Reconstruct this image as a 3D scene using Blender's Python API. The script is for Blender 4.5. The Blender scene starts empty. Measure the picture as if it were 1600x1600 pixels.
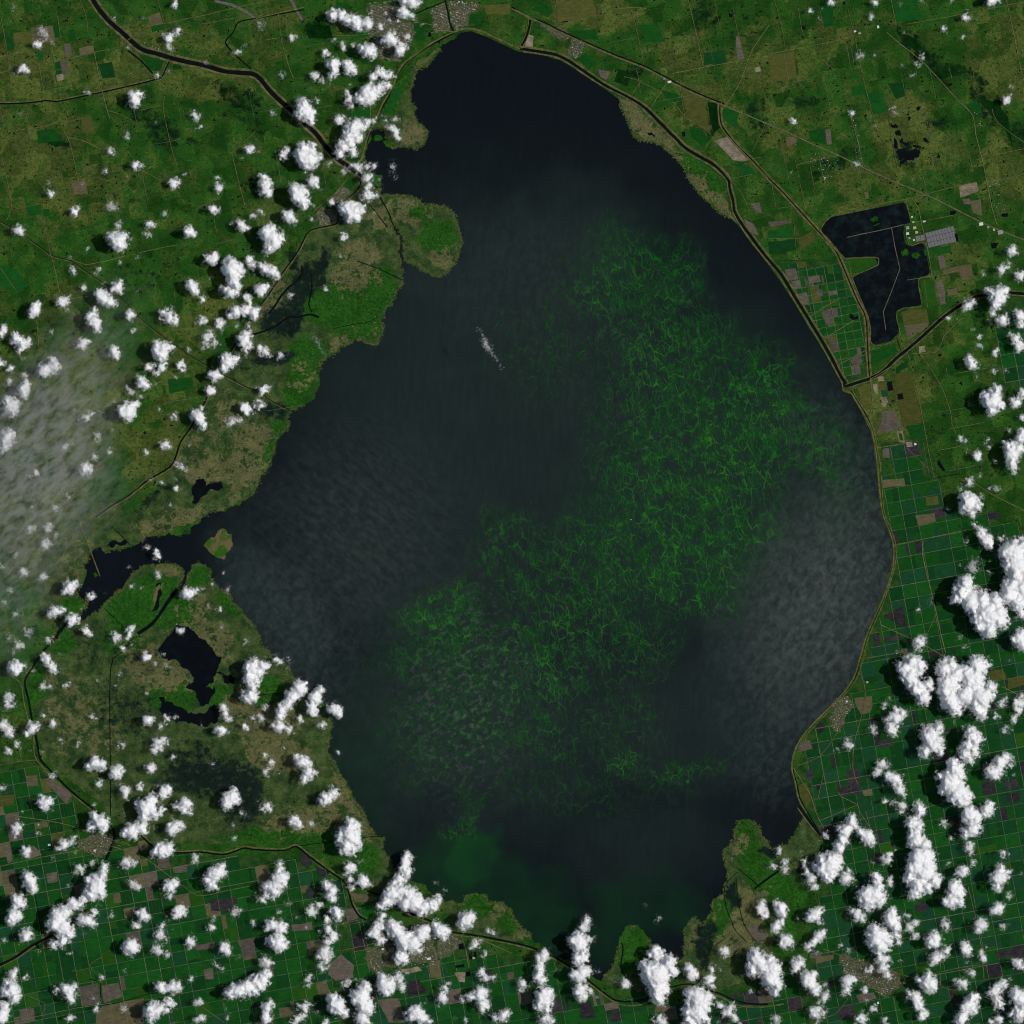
import bpy, math, random
import numpy as np
from mathutils import Vector
from mathutils.geometry import delaunay_2d_cdt, tessellate_polygon

random.seed(7)
RNG = np.random.default_rng(7)

# ------------------------------------------------------------------ camera, sky, sun, exposure
# one unit is about 40 m on the ground; the lake is seen from orbit, straight down
S = bpy.context.scene
ORBIT = 15000.0
cam_data = bpy.data.cameras.new("camera")
cam_data.sensor_width = 36.0
cam_data.lens = 36.0 * ORBIT / 1600.0
cam_data.clip_start = 100.0
cam_data.clip_end = 60000.0
cam = bpy.data.objects.new("camera", cam_data)
cam.location = (0, 0, ORBIT)
S.collection.objects.link(cam)
S.camera = cam

SUN_EL = math.radians(60.0)
SUN_AZ = math.radians(7.0)          # towards the sun, measured from +X (east) to +Y (north)
to_sun = Vector((math.cos(SUN_EL) * math.cos(SUN_AZ), math.cos(SUN_EL) * math.sin(SUN_AZ), math.sin(SUN_EL)))
sun_data = bpy.data.lights.new("sun", 'SUN')
sun_data.energy = 3.1
sun_data.angle = math.radians(0.5)
sun_data.color = (1.0, 0.965, 0.92)
sun = bpy.data.objects.new("sun", sun_data)
sun.rotation_euler = to_sun.to_track_quat('Z', 'Y').to_euler()
S.collection.objects.link(sun)

W = bpy.data.worlds.new("World")
S.world = W
W.use_nodes = True
wn = W.node_tree.nodes
bgn = wn["Background"]
sky = wn.new("ShaderNodeTexSky")
sky.sky_type = 'NISHITA'
sky.sun_disc = False
sky.sun_elevation = SUN_EL
sky.sun_rotation = math.pi / 2 - SUN_AZ
W.node_tree.links.new(sky.outputs[0], bgn.inputs[0])
bgn.inputs[1].default_value = 0.05
S.view_settings.view_transform = 'Standard'
S.view_settings.look = 'None'
S.view_settings.exposure = 0.0
S.view_settings.gamma = 1.0
S.view_settings.use_curve_mapping = False
S.cycles.max_bounces = 8
S.cycles.diffuse_bounces = 4
S.cycles.glossy_bounces = 1
S.cycles.transparent_max_bounces = 24
S.cycles.volume_bounces = 1
S.cycles.use_denoising = True
S.cycles.filter_width = 1.05
S.cycles.caustics_reflective = False
S.cycles.caustics_refractive = False

COL = S.collection

# ------------------------------------------------------------------ numeric noise (for shapes and masks)
def _hash(ix, iy, seed):
    h = (ix.astype(np.int64) * 374761393 + iy.astype(np.int64) * 668265263 + seed * 1442695041) & 0x7fffffff
    h = ((h ^ (h >> 13)) * 1274126177) & 0x7fffffff
    h = ((h ^ (h >> 16)) * 2246822519) & 0x7fffffff
    return (h ^ (h >> 15)) & 0xffffff

def vnoise(x, y, seed=0):
    ix = np.floor(x); iy = np.floor(y)
    fx = x - ix; fy = y - iy
    fx = fx * fx * fx * (fx * (fx * 6 - 15) + 10); fy = fy * fy * fy * (fy * (fy * 6 - 15) + 10)
    g = lambda a, b: _hash(ix + a, iy + b, seed) / 16777215.0
    return (g(0, 0) * (1 - fx) + g(1, 0) * fx) * (1 - fy) + (g(0, 1) * (1 - fx) + g(1, 1) * fx) * fy

def fbm(x, y, octaves=4, seed=0, gain=0.5):
    s = np.zeros_like(x, dtype=float); a = 1.0; t = 0.0
    c, n = math.cos(0.6), math.sin(0.6)
    for k in range(octaves):
        s += a * vnoise(x, y, seed + k * 17); t += a; a *= gain
        x, y = (x * c - y * n) * 2.03 + 11.3, (x * n + y * c) * 2.03 + 5.7
    return s / t

def worley(x, y, seed=0):
    ix = np.floor(x); iy = np.floor(y)
    best = np.full(x.shape, 9.0)
    for a in (-1, 0, 1):
        for b in (-1, 0, 1):
            px = ix + a + _hash(ix + a, iy + b, seed) / 16777215.0
            py = iy + b + _hash(ix + a, iy + b, seed + 91) / 16777215.0
            best = np.minimum(best, (x - px) ** 2 + (y - py) ** 2)
    return best          # squared distance

def sstep(a, b, x):
    t = np.clip((x - a) / (b - a), 0, 1)
    return t * t * (3 - 2 * t)

def inside(poly, x, y):
    r = np.zeros(x.shape, bool)
    n = len(poly); j = n - 1
    for i in range(n):
        xi, yi = poly[i]; xj, yj = poly[j]
        c = ((yi > y) != (yj > y))
        if yi != yj:
            r ^= c & (x < (xj - xi) * (y - yi) / (yj - yi) + xi)
        j = i
    return r

def in1(poly, x, y):
    return bool(inside(poly, np.array([x], float), np.array([y], float))[0])

# ------------------------------------------------------------------ survey coordinates
# the survey sheet is 1600 x 1600, cut in 4 x 4 tiles of 400 that were measured at four times their size
def T(c, r, s):
    out = []
    for p in s.split():
        a, b = p.split(',')[:2]
        out.append((c * 400 + float(a) / 4, r * 400 + float(b) / 4))
    return out

def P(s):
    return [tuple(float(v) for v in p.split(',')) for p in s.split()]

def wx(p, z=0.0):
    k = 1.0 - z / ORBIT       # seen from orbit a high thing stands a little nearer the centre
    return ((p[0] - 800.0) * k, (800.0 - p[1]) * k, z)

# ------------------------------------------------------------------ material helpers
def lin(r, g, b, k=1.0):
    f = lambda v: (v / 255 / 12.92 if v / 255 <= 0.04045 else ((v / 255 + 0.055) / 1.055) ** 2.4) * k
    return (f(r), f(g), f(b), 1.0)

class NG:
    def __init__(self, name):
        self.m = bpy.data.materials.new(name)
        self.m.use_nodes = True
        self.t = self.m.node_tree
        self.t.nodes.clear()
        self.out = self.t.nodes.new("ShaderNodeOutputMaterial")
        self._co = None
    def n(self, kind, **kw):
        x = self.t.nodes.new(kind)
        for k, v in kw.items():
            setattr(x, k, v)
        return x
    def link(self, a, b):
        self.t.links.new(a, b)
    def put(self, sock, v):
        if hasattr(v, "is_linked") or hasattr(v, "links"):
            self.link(v, sock)
        else:
            sock.default_value = v
    def co(self):
        if self._co is None:
            self._co = self.n("ShaderNodeTexCoord").outputs["Object"]
        return self._co
    def mapping(self, vec, scale=(1, 1, 1), rot=(0, 0, 0), loc=(0, 0, 0)):
        """turn first, then stretch"""
        if any(rot) or any(loc):
            x = self.n("ShaderNodeMapping")
            self.link(vec, x.inputs[0])
            x.inputs["Rotation"].default_value = rot
            x.inputs["Location"].default_value = loc
            vec = x.outputs[0]
        if tuple(scale) != (1, 1, 1):
            x = self.n("ShaderNodeMapping")
            self.link(vec, x.inputs[0])
            x.inputs["Scale"].default_value = scale
            vec = x.outputs[0]
        return vec
    def noise(self, vec, scale, detail=4.0, rough=0.55, dist=0.0):
        x = self.n("ShaderNodeTexNoise")
        self.link(vec, x.inputs["Vector"])
        x.inputs["Scale"].default_value = scale
        x.inputs["Detail"].default_value = detail
        x.inputs["Roughness"].default_value = rough
        x.inputs["Distortion"].default_value = dist
        return x.outputs["Fac"]
    def noisec(self, vec, scale, detail=2.0):
        x = self.n("ShaderNodeTexNoise")
        self.link(vec, x.inputs["Vector"])
        x.inputs["Scale"].default_value = scale
        x.inputs["Detail"].default_value = detail
        return x.outputs["Color"]
    def vor(self, vec, scale, feature='DISTANCE_TO_EDGE', out="Distance"):
        x = self.n("ShaderNodeTexVoronoi", feature=feature)
        self.link(vec, x.inputs["Vector"])
        x.inputs["Scale"].default_value = scale
        return x.outputs[out]
    def math(self, op, a, b=0.0, c=None, clamp=False):
        x = self.n("ShaderNodeMath", operation=op, use_clamp=clamp)
        self.put(x.inputs[0], a); self.put(x.inputs[1], b)
        if c is not None:
            self.put(x.inputs[2], c)
        return x.outputs[0]
    def vmath(self, op, a, b):
        x = self.n("ShaderNodeVectorMath", operation=op)
        self.put(x.inputs[0], a); self.put(x.inputs[1], b)
        return x.outputs[0]
    def vscale(self, a, s):
        x = self.n("ShaderNodeVectorMath", operation='SCALE')
        self.link(a, x.inputs[0]); x.inputs["Scale"].default_value = s
        return x.outputs[0]
    def ss(self, v, a, b, lo=0.0, hi=1.0):
        x = self.n("ShaderNodeMapRange", interpolation_type='SMOOTHSTEP')
        self.put(x.inputs[0], v)
        x.inputs[1].default_value = a; x.inputs[2].default_value = b
        x.inputs[3].default_value = lo; x.inputs[4].default_value = hi
        return x.outputs[0]
    def mix(self, fac, a, b, mode='MIX'):
        x = self.n("ShaderNodeMix", data_type='RGBA', blend_type=mode)
        self.put(x.inputs[0], fac); self.put(x.inputs[6], a); self.put(x.inputs[7], b)
        return x.outputs[2]
    def attr(self, name):
        return self.n("ShaderNodeAttribute", attribute_name=name).outputs["Fac"]
    def rnd(self):
        return self.n("ShaderNodeObjectInfo").outputs["Random"]
    def warp(self, vec, amount, scale, detail=2.0):
        c = self.vmath('SUBTRACT', self.noisec(vec, scale, detail), (0.5, 0.5, 0.5))
        return self.vmath('ADD', vec, self.vscale(c, amount))
    def diffuse(self, color, rough=1.0, spec=0.0, bump=None, bdist=1.0, bstr=0.5):
        b = self.n("ShaderNodeBsdfPrincipled")
        self.put(b.inputs["Base Color"], color)
        b.inputs["Roughness"].default_value = rough
        b.inputs["Specular IOR Level"].default_value = spec
        if bump is not None:
            k = self.n("ShaderNodeBump")
            k.inputs["Strength"].default_value = bstr
            k.inputs["Distance"].default_value = bdist
            self.link(bump, k.inputs["Height"])
            self.link(k.outputs[0], b.inputs["Normal"])
        self.link(b.outputs[0], self.out.inputs[0])
        return b

# ------------------------------------------------------------------ object helpers
def new_obj(name, verts, faces, mat, parent=None, smooth=False):
    me = bpy.data.meshes.new(name)
    me.from_pydata(verts, [], faces)
    if smooth:
        me.shade_smooth()
    me.materials.append(mat)
    o = bpy.data.objects.new(name, me)
    COL.objects.link(o)
    if parent is not None:
        o.parent = parent
    return o

def np_obj(name, V, F, mat, parent=None, smooth=True):
    """V n x 3, F m x k (all faces with k corners)"""
    me = bpy.data.meshes.new(name)
    n, m, k = len(V), len(F), F.shape[1]
    me.vertices.add(n); me.loops.add(m * k); me.polygons.add(m)
    me.vertices.foreach_set("co", np.ascontiguousarray(V, np.float32).ravel())
    me.loops.foreach_set("vertex_index", np.ascontiguousarray(F, np.int32).ravel())
    me.polygons.foreach_set("loop_start", np.arange(0, m * k, k, dtype=np.int32))
    me.polygons.foreach_set("use_smooth", np.full(m, smooth))
    me.update(calc_edges=True)
    me.materials.append(mat)
    o = bpy.data.objects.new(name, me)
    COL.objects.link(o)
    if parent is not None:
        o.parent = parent
    return o

def set_attr(o, name, vals):
    a = o.data.attributes.new(name, 'FLOAT', 'POINT')
    a.data.foreach_set("value", np.ascontiguousarray(vals, np.float32))

def structure(o):
    o["kind"] = "structure"
    return o

def stuff(o, label=None, cat=None):
    o["kind"] = "stuff"
    if label:
        o["label"] = label
    if cat:
        o["category"] = cat
    return o

def tag(o, label, cat, group=None):
    o["label"] = label; o["category"] = cat
    if group:
        o["group"] = group
    return o

def empty(name, loc):
    o = bpy.data.objects.new(name, None)
    o.location = loc
    COL.objects.link(o)
    return o

def roughen(poly, amp, levels=4, rnd=random.Random(3), amp_at=None):
    pts = list(poly)
    for _ in range(levels):
        q = []
        for i, a in enumerate(pts):
            b = pts[(i + 1) % len(pts)]
            q.append(a)
            d = math.dist(a, b)
            if d < 1.6:
                continue
            k = (amp_at(a) if amp_at else amp) * d * rnd.uniform(-1, 1)
            q.append(((a[0] + b[0]) / 2 - (b[1] - a[1]) / d * k, (a[1] + b[1]) / 2 + (b[0] - a[0]) / d * k))
        pts = q
    return pts

def sheet(name, poly, z, mat, parent=None, step=None):
    """a flat sheet with the outline POLY (survey coordinates); with STEP also inner points that can carry masks"""
    pts = [Vector((p[0], p[1])) for p in poly]
    if step is None:
        tri = tessellate_polygon([[Vector((p[0], p[1], 0)) for p in poly]])
        V = [wx(p, z) for p in poly]
        F = [t if (V[t[1]][0] - V[t[0]][0]) * (V[t[2]][1] - V[t[0]][1]) - (V[t[1]][1] - V[t[0]][1]) * (V[t[2]][0] - V[t[0]][0]) > 0 else t[::-1] for t in tri]
        return new_obj(name, V, F, mat, parent)
    a = np.array(poly)
    gx, gy = np.meshgrid(np.arange(a[:, 0].min(), a[:, 0].max(), step), np.arange(a[:, 1].min(), a[:, 1].max(), step))
    gx = gx.ravel() + 0.37; gy = gy.ravel() + 0.21
    k = inside(poly, gx, gy)
    pts += [Vector((x, y)) for x, y in zip(gx[k], gy[k])]
    n = len(poly)
    vs, es, fs, *_ = delaunay_2d_cdt(pts, [(i, (i + 1) % n) for i in range(n)], [], 1, 1e-4)
    V = np.array([wx((v.x, v.y), z) for v in vs])
    F = np.array([f[::-1] for f in fs if len(f) == 3])
    return np_obj(name, V, F, mat, parent, smooth=False)

_zk = 0
def zlift():
    global _zk
    _zk += 1
    return 0.006 * (_zk % 60)

def smooth_line(pts, n=3):
    """Catmull-Rom"""
    if len(pts) < 3 or n < 2:
        return list(pts)
    q = [pts[0]] + list(pts) + [pts[-1]]
    out = []
    for i in range(1, len(q) - 2):
        p0, p1, p2, p3 = (np.array(q[j]) for j in (i - 1, i, i + 1, i + 2))
        for k in range(n):
            t = k / n
            out.append(tuple(0.5 * (2 * p1 + (p2 - p0) * t + (2 * p0 - 5 * p1 + 4 * p2 - p3) * t * t + (3 * p1 - p0 - 3 * p2 + p3) * t ** 3)))
    out.append(tuple(pts[-1]))
    return out

def loft(name, pts, profile, mat, parent=None, n=3, jit=0.0, off=0.0):
    """sweep PROFILE [(offset, height)] along the survey line PTS"""
    pts = smooth_line(pts, n)
    V, F = [], []
    m = len(profile)
    lift = zlift()
    rr = random.Random(len(pts) * 31 + int(pts[0][0]))
    for i, p in enumerate(pts):
        a = pts[max(i - 1, 0)]; b = pts[min(i + 1, len(pts) - 1)]
        d = math.dist(a, b) or 1
        nx, ny = (b[1] - a[1]) / d, -(b[0] - a[0]) / d
        j = 1 + rr.uniform(-jit, jit)
        for o, h in profile:
            V.append(wx((p[0] + nx * (o * j + off), p[1] + ny * (o * j + off)), h + lift))
    for i in range(len(pts) - 1):
        for k in range(m - 1):
            F.append((i * m + k, (i + 1) * m + k, (i + 1) * m + k + 1, i * m + k + 1))
    o = new_obj(name, V, F, mat, parent)
    me = o.data
    if me.polygons and me.polygons[0].normal.z < 0:
        me.flip_normals()
    return o

def flat(w, z):
    return [(-w / 2, z), (w / 2, z)]

def bank(w, z, h):
    return [(-w / 2, z), (-w / 5, z + h), (w / 5, z + h), (w / 2, z)]

# ================================================================== the large structure: ground, lake, reservoir, islands
LAKE = P("727,49 737,49 760,57 800,76 812,81 850,86 875,94 900,109 925,125 947,140 967,155 972,172 981,190 990,212 1000,220 1017,221 "
         "1032,226 1040,232 1050,242 1070,267 1087,295 1100,309 1115,325 1132,336 1150,349 1162,362 1175,380 1190,400 1200,413 1225,448 "
         "1250,488 1275,528 1300,568 1316,597 1319,610 1330,616 1340,633 1352,656 1360,673 1365,697 1369,725 1372,755 1376,800 1379,808 "
         "1387,830 1394,850 1395,870 1392,887 1384,917 1372,947 1360,975 1350,1000 1341,1032 1335,1055 1322,1075 1300,1100 1272,1127 "
         "1252,1150 1242,1167 1237,1187 1237,1200 1241,1215 1246,1247 1254,1272 1254,1285 1245,1292 1237,1310 1220,1322 1207,1327 1201,1317 "
         "1197,1312 1190,1302 1186,1292 1175,1284 1155,1282 1147,1295 1149,1310 1135,1325 1129,1337 1132,1350 1139,1360 1139,1375 1132,1387 "
         "1120,1402 1112,1417 1104,1437 1097,1446 1091,1439 1082,1434 1075,1442 1071,1460 1069,1480 1065,1500 1052,1502 1030,1488 1017,1477 "
         "1015,1472 1008,1460 1000,1450 997,1444 985,1447 972,1457 967,1470 962,1495 956,1515 942,1527 939,1533 930,1529 915,1521 900,1511 875,1496 860,1488 850,1478 838,1474 "
         "830,1462 815,1450 805,1440 800,1427 797,1420 785,1407 762,1410 760,1399 727,1399 726,1412 712,1412 700,1410 675,1397 650,1380 632,1372 "
         "617,1365 612,1355 610,1342 602,1332 597,1322 602,1310 585,1305 575,1292 570,1277 564,1262 552,1249 547,1235 540,1220 530,1207 526,1200 "
         "517,1182 510,1172 514,1155 516,1140 518,1122 508,1100 490,1082 475,1072 460,1062 454,1047 445,1037 425,1032 419,1015 405,1005 400,985 "
         "385,965 370,947 360,932 350,922 337,915 327,902 332,892 322,885 307,880 300,885 295,900 290,917 284,926 277,917 285,905 285,892 275,884 260,881 "
         "240,884 220,887 207,897 200,910 187,922 175,935 160,950 145,960 130,971 107,975 95,990 85,1001 82,998 87,985 100,970 125,960 137,942 "
         "122,935 117,922 135,900 138,875 147,857 160,850 162,862 180,859 205,854 220,845 240,836 260,836 282,839 295,835 305,820 325,802 "
         "350,800 375,790 390,777 400,762 415,737 425,712 432,687 445,675 452,660 450,650 457,641 477,635 492,622 497,607 499,590 502,572 507,561 "
         "525,550 540,540 560,530 572,535 585,539 594,527 597,505 605,480 617,457 629,440 627,422 625,408 622,396 624,380 617,362 608,344 605,330 611,338 617,350 627,368 632,385 631,400 635,410 650,415 "
         "665,425 685,432 700,427 712,410 716,400 717,390 719,362 712,342 704,327 687,322 670,320 660,319 647,310 630,305 610,304 "
         "592,304 595,287 597,272 575,266 572,250 572,235 579,212 583,200 592,200 600,205 606,222 612,231 620,231 640,229 655,230 666,220 "
         "669,205 660,195 647,180 642,160 641,140 647,125 650,110 670,100 677,87 687,75 700,66 715,55")
RESERVOIR = P("1294,340 1413,316 1418,321 1422,348 1412,351 1412,360 1411,363 1414,380 1420,384 1441,380 1445,384 1453,425 1449,430 1435,436 "
              "1440,474 1438,477 1402,485 1400,489 1405,519 1392,533 1368,539 1363,536 1360,531 1360,511 1356,492 1350,485 1333,438 1334,432 "
              "1368,416 1371,410 1368,404 1364,402 1322,404 1284,363 1284,357")
MARSHES = [P("560,275 600,300 725,315 725,435 640,440 600,540 500,570 460,655 400,770 320,810 165,865 185,825 250,765 268,730 300,660 330,600 400,500 440,410 500,350 540,300"),
           P("85,1000 115,970 100,930 130,905 150,960 210,885 310,875 405,985 525,1130 530,1200 605,1310 618,1365 560,1340 450,1320 240,1320 175,1280 150,1250 75,1190 45,1100 42,1060"),
           P("585,200 620,130 645,105 690,70 660,110 652,160 677,205 662,237 605,236"),
           P("965,150 1010,165 1060,220 1130,285 1140,330 1155,352 1090,305 1040,240 985,218"),
           P("1145,1280 1190,1285 1240,1310 1260,1272 1285,1300 1262,1400 1240,1480 1200,1540 1060,1560 1065,1440 1110,1415 1140,1370 1126,1335"),
           P("695,1408 725,1396 765,1396 805,1430 835,1460 800,1472 700,1450"),
           P("955,1510 985,1442 1018,1475 1055,1500 1040,1560 940,1535"),
           P("560,1330 615,1300 640,1375 600,1395 560,1360"),
           P("60,870 160,780 200,800 165,860 130,900 100,975 75,1000 60,960")]
FARMS = {"east": P("1376,690 1450,690 1475,780 1600,830 1650,830 1650,1650 1285,1650 1260,1480 1300,1330 1255,1265 1246,1200 1262,1150 1300,1110 1345,1060 1360,1000 1400,880 1384,800"),
         "mid": P("1212,408 1330,408 1345,480 1358,585 1330,600 1322,592 1270,510"),
         "south": P("545,1395 600,1440 700,1480 850,1500 940,1550 1060,1570 1260,1500 1285,1650 530,1650"),
         "southwest": P("-50,1190 55,1190 140,1300 240,1340 450,1336 540,1395 530,1650 -50,1650 -50,1300"),
         "northeast": P("1555,470 1650,450 1650,620 1560,610")}

xs = np.concatenate([np.array([-6000, -3500, -2000, -1100, -600, -300, -150]), np.arange(-60, 1661, 4.0), np.array([1750, 1900, 2200, 2700, 3600, 5100, 7600])])
GX, GY = np.meshgrid(xs, xs)

def ell(spec, X, Y, o=1.25, i=0.45):
    """soft ellipses: x,y,rx,ry[,turn degrees[,weight]]"""
    r = np.zeros_like(X)
    for p in spec.split():
        v = [float(q) for q in p.split(',')] + [0, 1][len(p.split(',')) - 4:] if len(p.split(',')) < 6 else [float(q) for q in p.split(',')]
        x, y, a, b, t, w = v[:6]
        t = math.radians(t); c, s = math.cos(t), math.sin(t)
        u = ((X - x) * c + (Y - y) * s) / a; q = (-(X - x) * s + (Y - y) * c) / b
        r = np.maximum(r, w * sstep(o, i, np.sqrt(u * u + q * q)))
    return r

jx = GX + (fbm(GX / 22, GY / 22, 4, 3) - 0.5) * 26
jy = GY + (fbm(GX / 22, GY / 22, 4, 8) - 0.5) * 26
marsh = np.zeros_like(GX)
for m in MARSHES:
    marsh = np.maximum(marsh, inside(m, GX * 0.75 + jx * 0.25, GY * 0.75 + jy * 0.25).astype(float))
farm = np.zeros_like(GX)
for m in FARMS.values():
    farm = np.maximum(farm, inside(m, GX, GY).astype(float))
# tan reed beds
tan = ell("650,205,28,32 640,330,35,28 690,395,30,30 600,340,22,30 560,330,25,20 560,400,40,35 545,445,40,30 590,440,25,20 540,530,40,14,-30 580,510,14,25,20 "
          "470,590,30,40 450,700,22,45,25 385,730,45,40,-40 330,740,40,30 280,812,60,14,-15 240,820,40,14,-20 400,690,35,40 355,790,40,12,-25 "
          "300,965,45,38,35 330,1000,40,30,35 230,1035,60,38,20 265,1060,40,35 110,1110,50,70,0,.6 150,1150,50,40,0,.6 380,1100,50,40 420,1130,60,50 430,1180,60,35 460,1290,60,30 "
          "545,1240,14,50,-25 575,1290,20,30 520,1270,25,25 390,950,14,45,-35 265,890,22,12 255,915,10,20 1000,190,30,20,35 1020,213,40,14,20 1090,285,22,60,-40 1060,240,20,50,-40 1135,330,30,20,40 "
          "985,180,14,35,-30 1160,1320,15,35,15 1180,1400,35,40 1160,1450,45,40 1200,1440,30,50 1150,1470,40,30 1120,1415,20,35,30 1090,1460,10,35 1225,1300,22,25 1060,0,0.1,0.1 "
          "420,470,26,60,30,.8 360,640,30,30,0,.7 300,700,60,50,0,.5 1190,1440,60,30,0,.5 780,1420,20,20 820,1455,20,10 620,1300,20,30,0,.4 130,880,40,60,-50,.5", jx, jy)
# bright wet green
bright = ell("685,370,30,32 655,330,14,18 620,145,12,40,25 600,455,30,40 520,480,60,40 560,500,50,40 500,620,40,40 480,560,40,40 470,610,30,40 400,720,10,14 1105,265,30,60,-50 1090,250,26,50,-50 "
             "230,940,70,40,-30 265,930,40,30 310,900,20,25 280,960,40,25 120,950,25,22 90,1000,30,20 60,1060,12,40 45,1110,10,40 370,940,30,20 410,1080,30,22 270,1090,45,25 330,1085,45,16 "
             "1160,1295,20,20 1180,1335,25,30 1190,1370,30,25 1120,1430,25,40,30 1000,1480,30,40 975,1500,12,40 545,1330,60,30,30 450,1310,120,16 640,1290,0.1,.1 1230,1420,40,60 1240,1480,30,40 "
             "20,1330,40,60,0,.4 190,1000,40,30,0,.5 130,1500,60,40,-30,.5 750,1415,35,20 800,1440,20,18 500,690,0.1,.1 450,680,30,60,30", jx, jy)
# dark wet ground, burnt marsh and dark growth
dark = ell("470,450,22,60,25 440,500,45,30,-20 430,560,40,18 500,420,14,40,20 455,400,10,30 320,1215,90,35,0 380,1245,40,60 210,1030,60,35,20,.5 150,1010,50,50,0,.5 200,1110,70,60,0,.6 300,1180,60,30,0,.7 "
           "240,190,60,20,20 370,150,60,22,25 390,195,50,25,20,.7 410,290,40,30,0,.8 480,250,40,40,0,.5 290,210,80,30,10,.6 200,290,90,50,10,.5 255,215,40,14,25 100,225,26,12,10 1255,160,30,14 1300,260,60,12,-35 "
           "1430,70,20,50,-40 1460,100,14,60,-35 1420,238,34,28,0,1 1500,115,60,14,15 1545,170,22,60,-40 1590,210,30,30 1470,190,30,14 1410,240,40,25,0,.8 1100,195,20,30,-20 1020,60,30,30,0,.6 1160,40,50,60,0,.6 1100,25,30,30 "
           "500,45,30,16 985,115,25,20,-35 1180,180,20,40 1230,130,50,40,0,.5 1350,50,40,30,0,.5 1300,1100,0.1,0.1 230,420,60,60,0,.6 60,520,60,40,0,.6 150,640,100,80,0,.3 430,640,40,20,0,.8 360,560,60,40,0,.5 "
           "140,1480,80,30,-35,.7 180,1455,50,40,0,.6 240,780,60,12,-35,.8 1470,650,100,100,0,.35 1560,720,60,60,0,.4 1100,1470,20,50 1200,1330,20,14 1140,1400,14,30,-20", jx, jy)
# dry pasture
dry = ell("60,110,110,60,0,.8 60,230,90,80,0,.8 120,290,120,70,0,.5 230,70,60,40,0,.6 190,120,60,40,0,.7 320,130,100,30,10,.7 400,330,60,40,0,.4 520,250,60,60,0,.4 950,25,60,30,0,.9 890,20,50,25 "
          "880,110,50,30,0,.5 1060,80,60,50,0,.6 980,200,40,30,0,.4 1180,90,60,60,0,.6 1250,90,80,40,0,.6 1420,200,60,60,0,.9 1450,230,60,40,0,.9 1560,60,60,60,0,.6 1560,130,60,60,0,.7 1570,260,50,60,0,.6 1300,60,60,40,0,.5 "
          "1220,200,60,60,0,.4 1350,280,80,30,0,.6 1390,640,60,60,0,.9 1430,610,40,30,0,.6 1450,540,60,40,0,.3 1330,650,30,50,0,.7 1350,330,60,20,0,.5 1500,420,60,60,0,.5 280,560,60,80,0,.5 240,700,60,60,0,.7 330,480,50,40,0,.7 "
          "60,650,90,160,0,.6 130,620,90,120,0,.7 320,60,60,60,0,.3 100,470,60,40,0,.4 400,80,60,40,0,.3 430,30,50,50,0,.3 1220,115,40,35,0,.6 1130,190,40,40,-30,.7 1090,170,60,40,-30,.6 50,800,80,120,0,.7 70,1150,60,80,0,.3 210,1570,100,30,0,.8", jx, jy)

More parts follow.
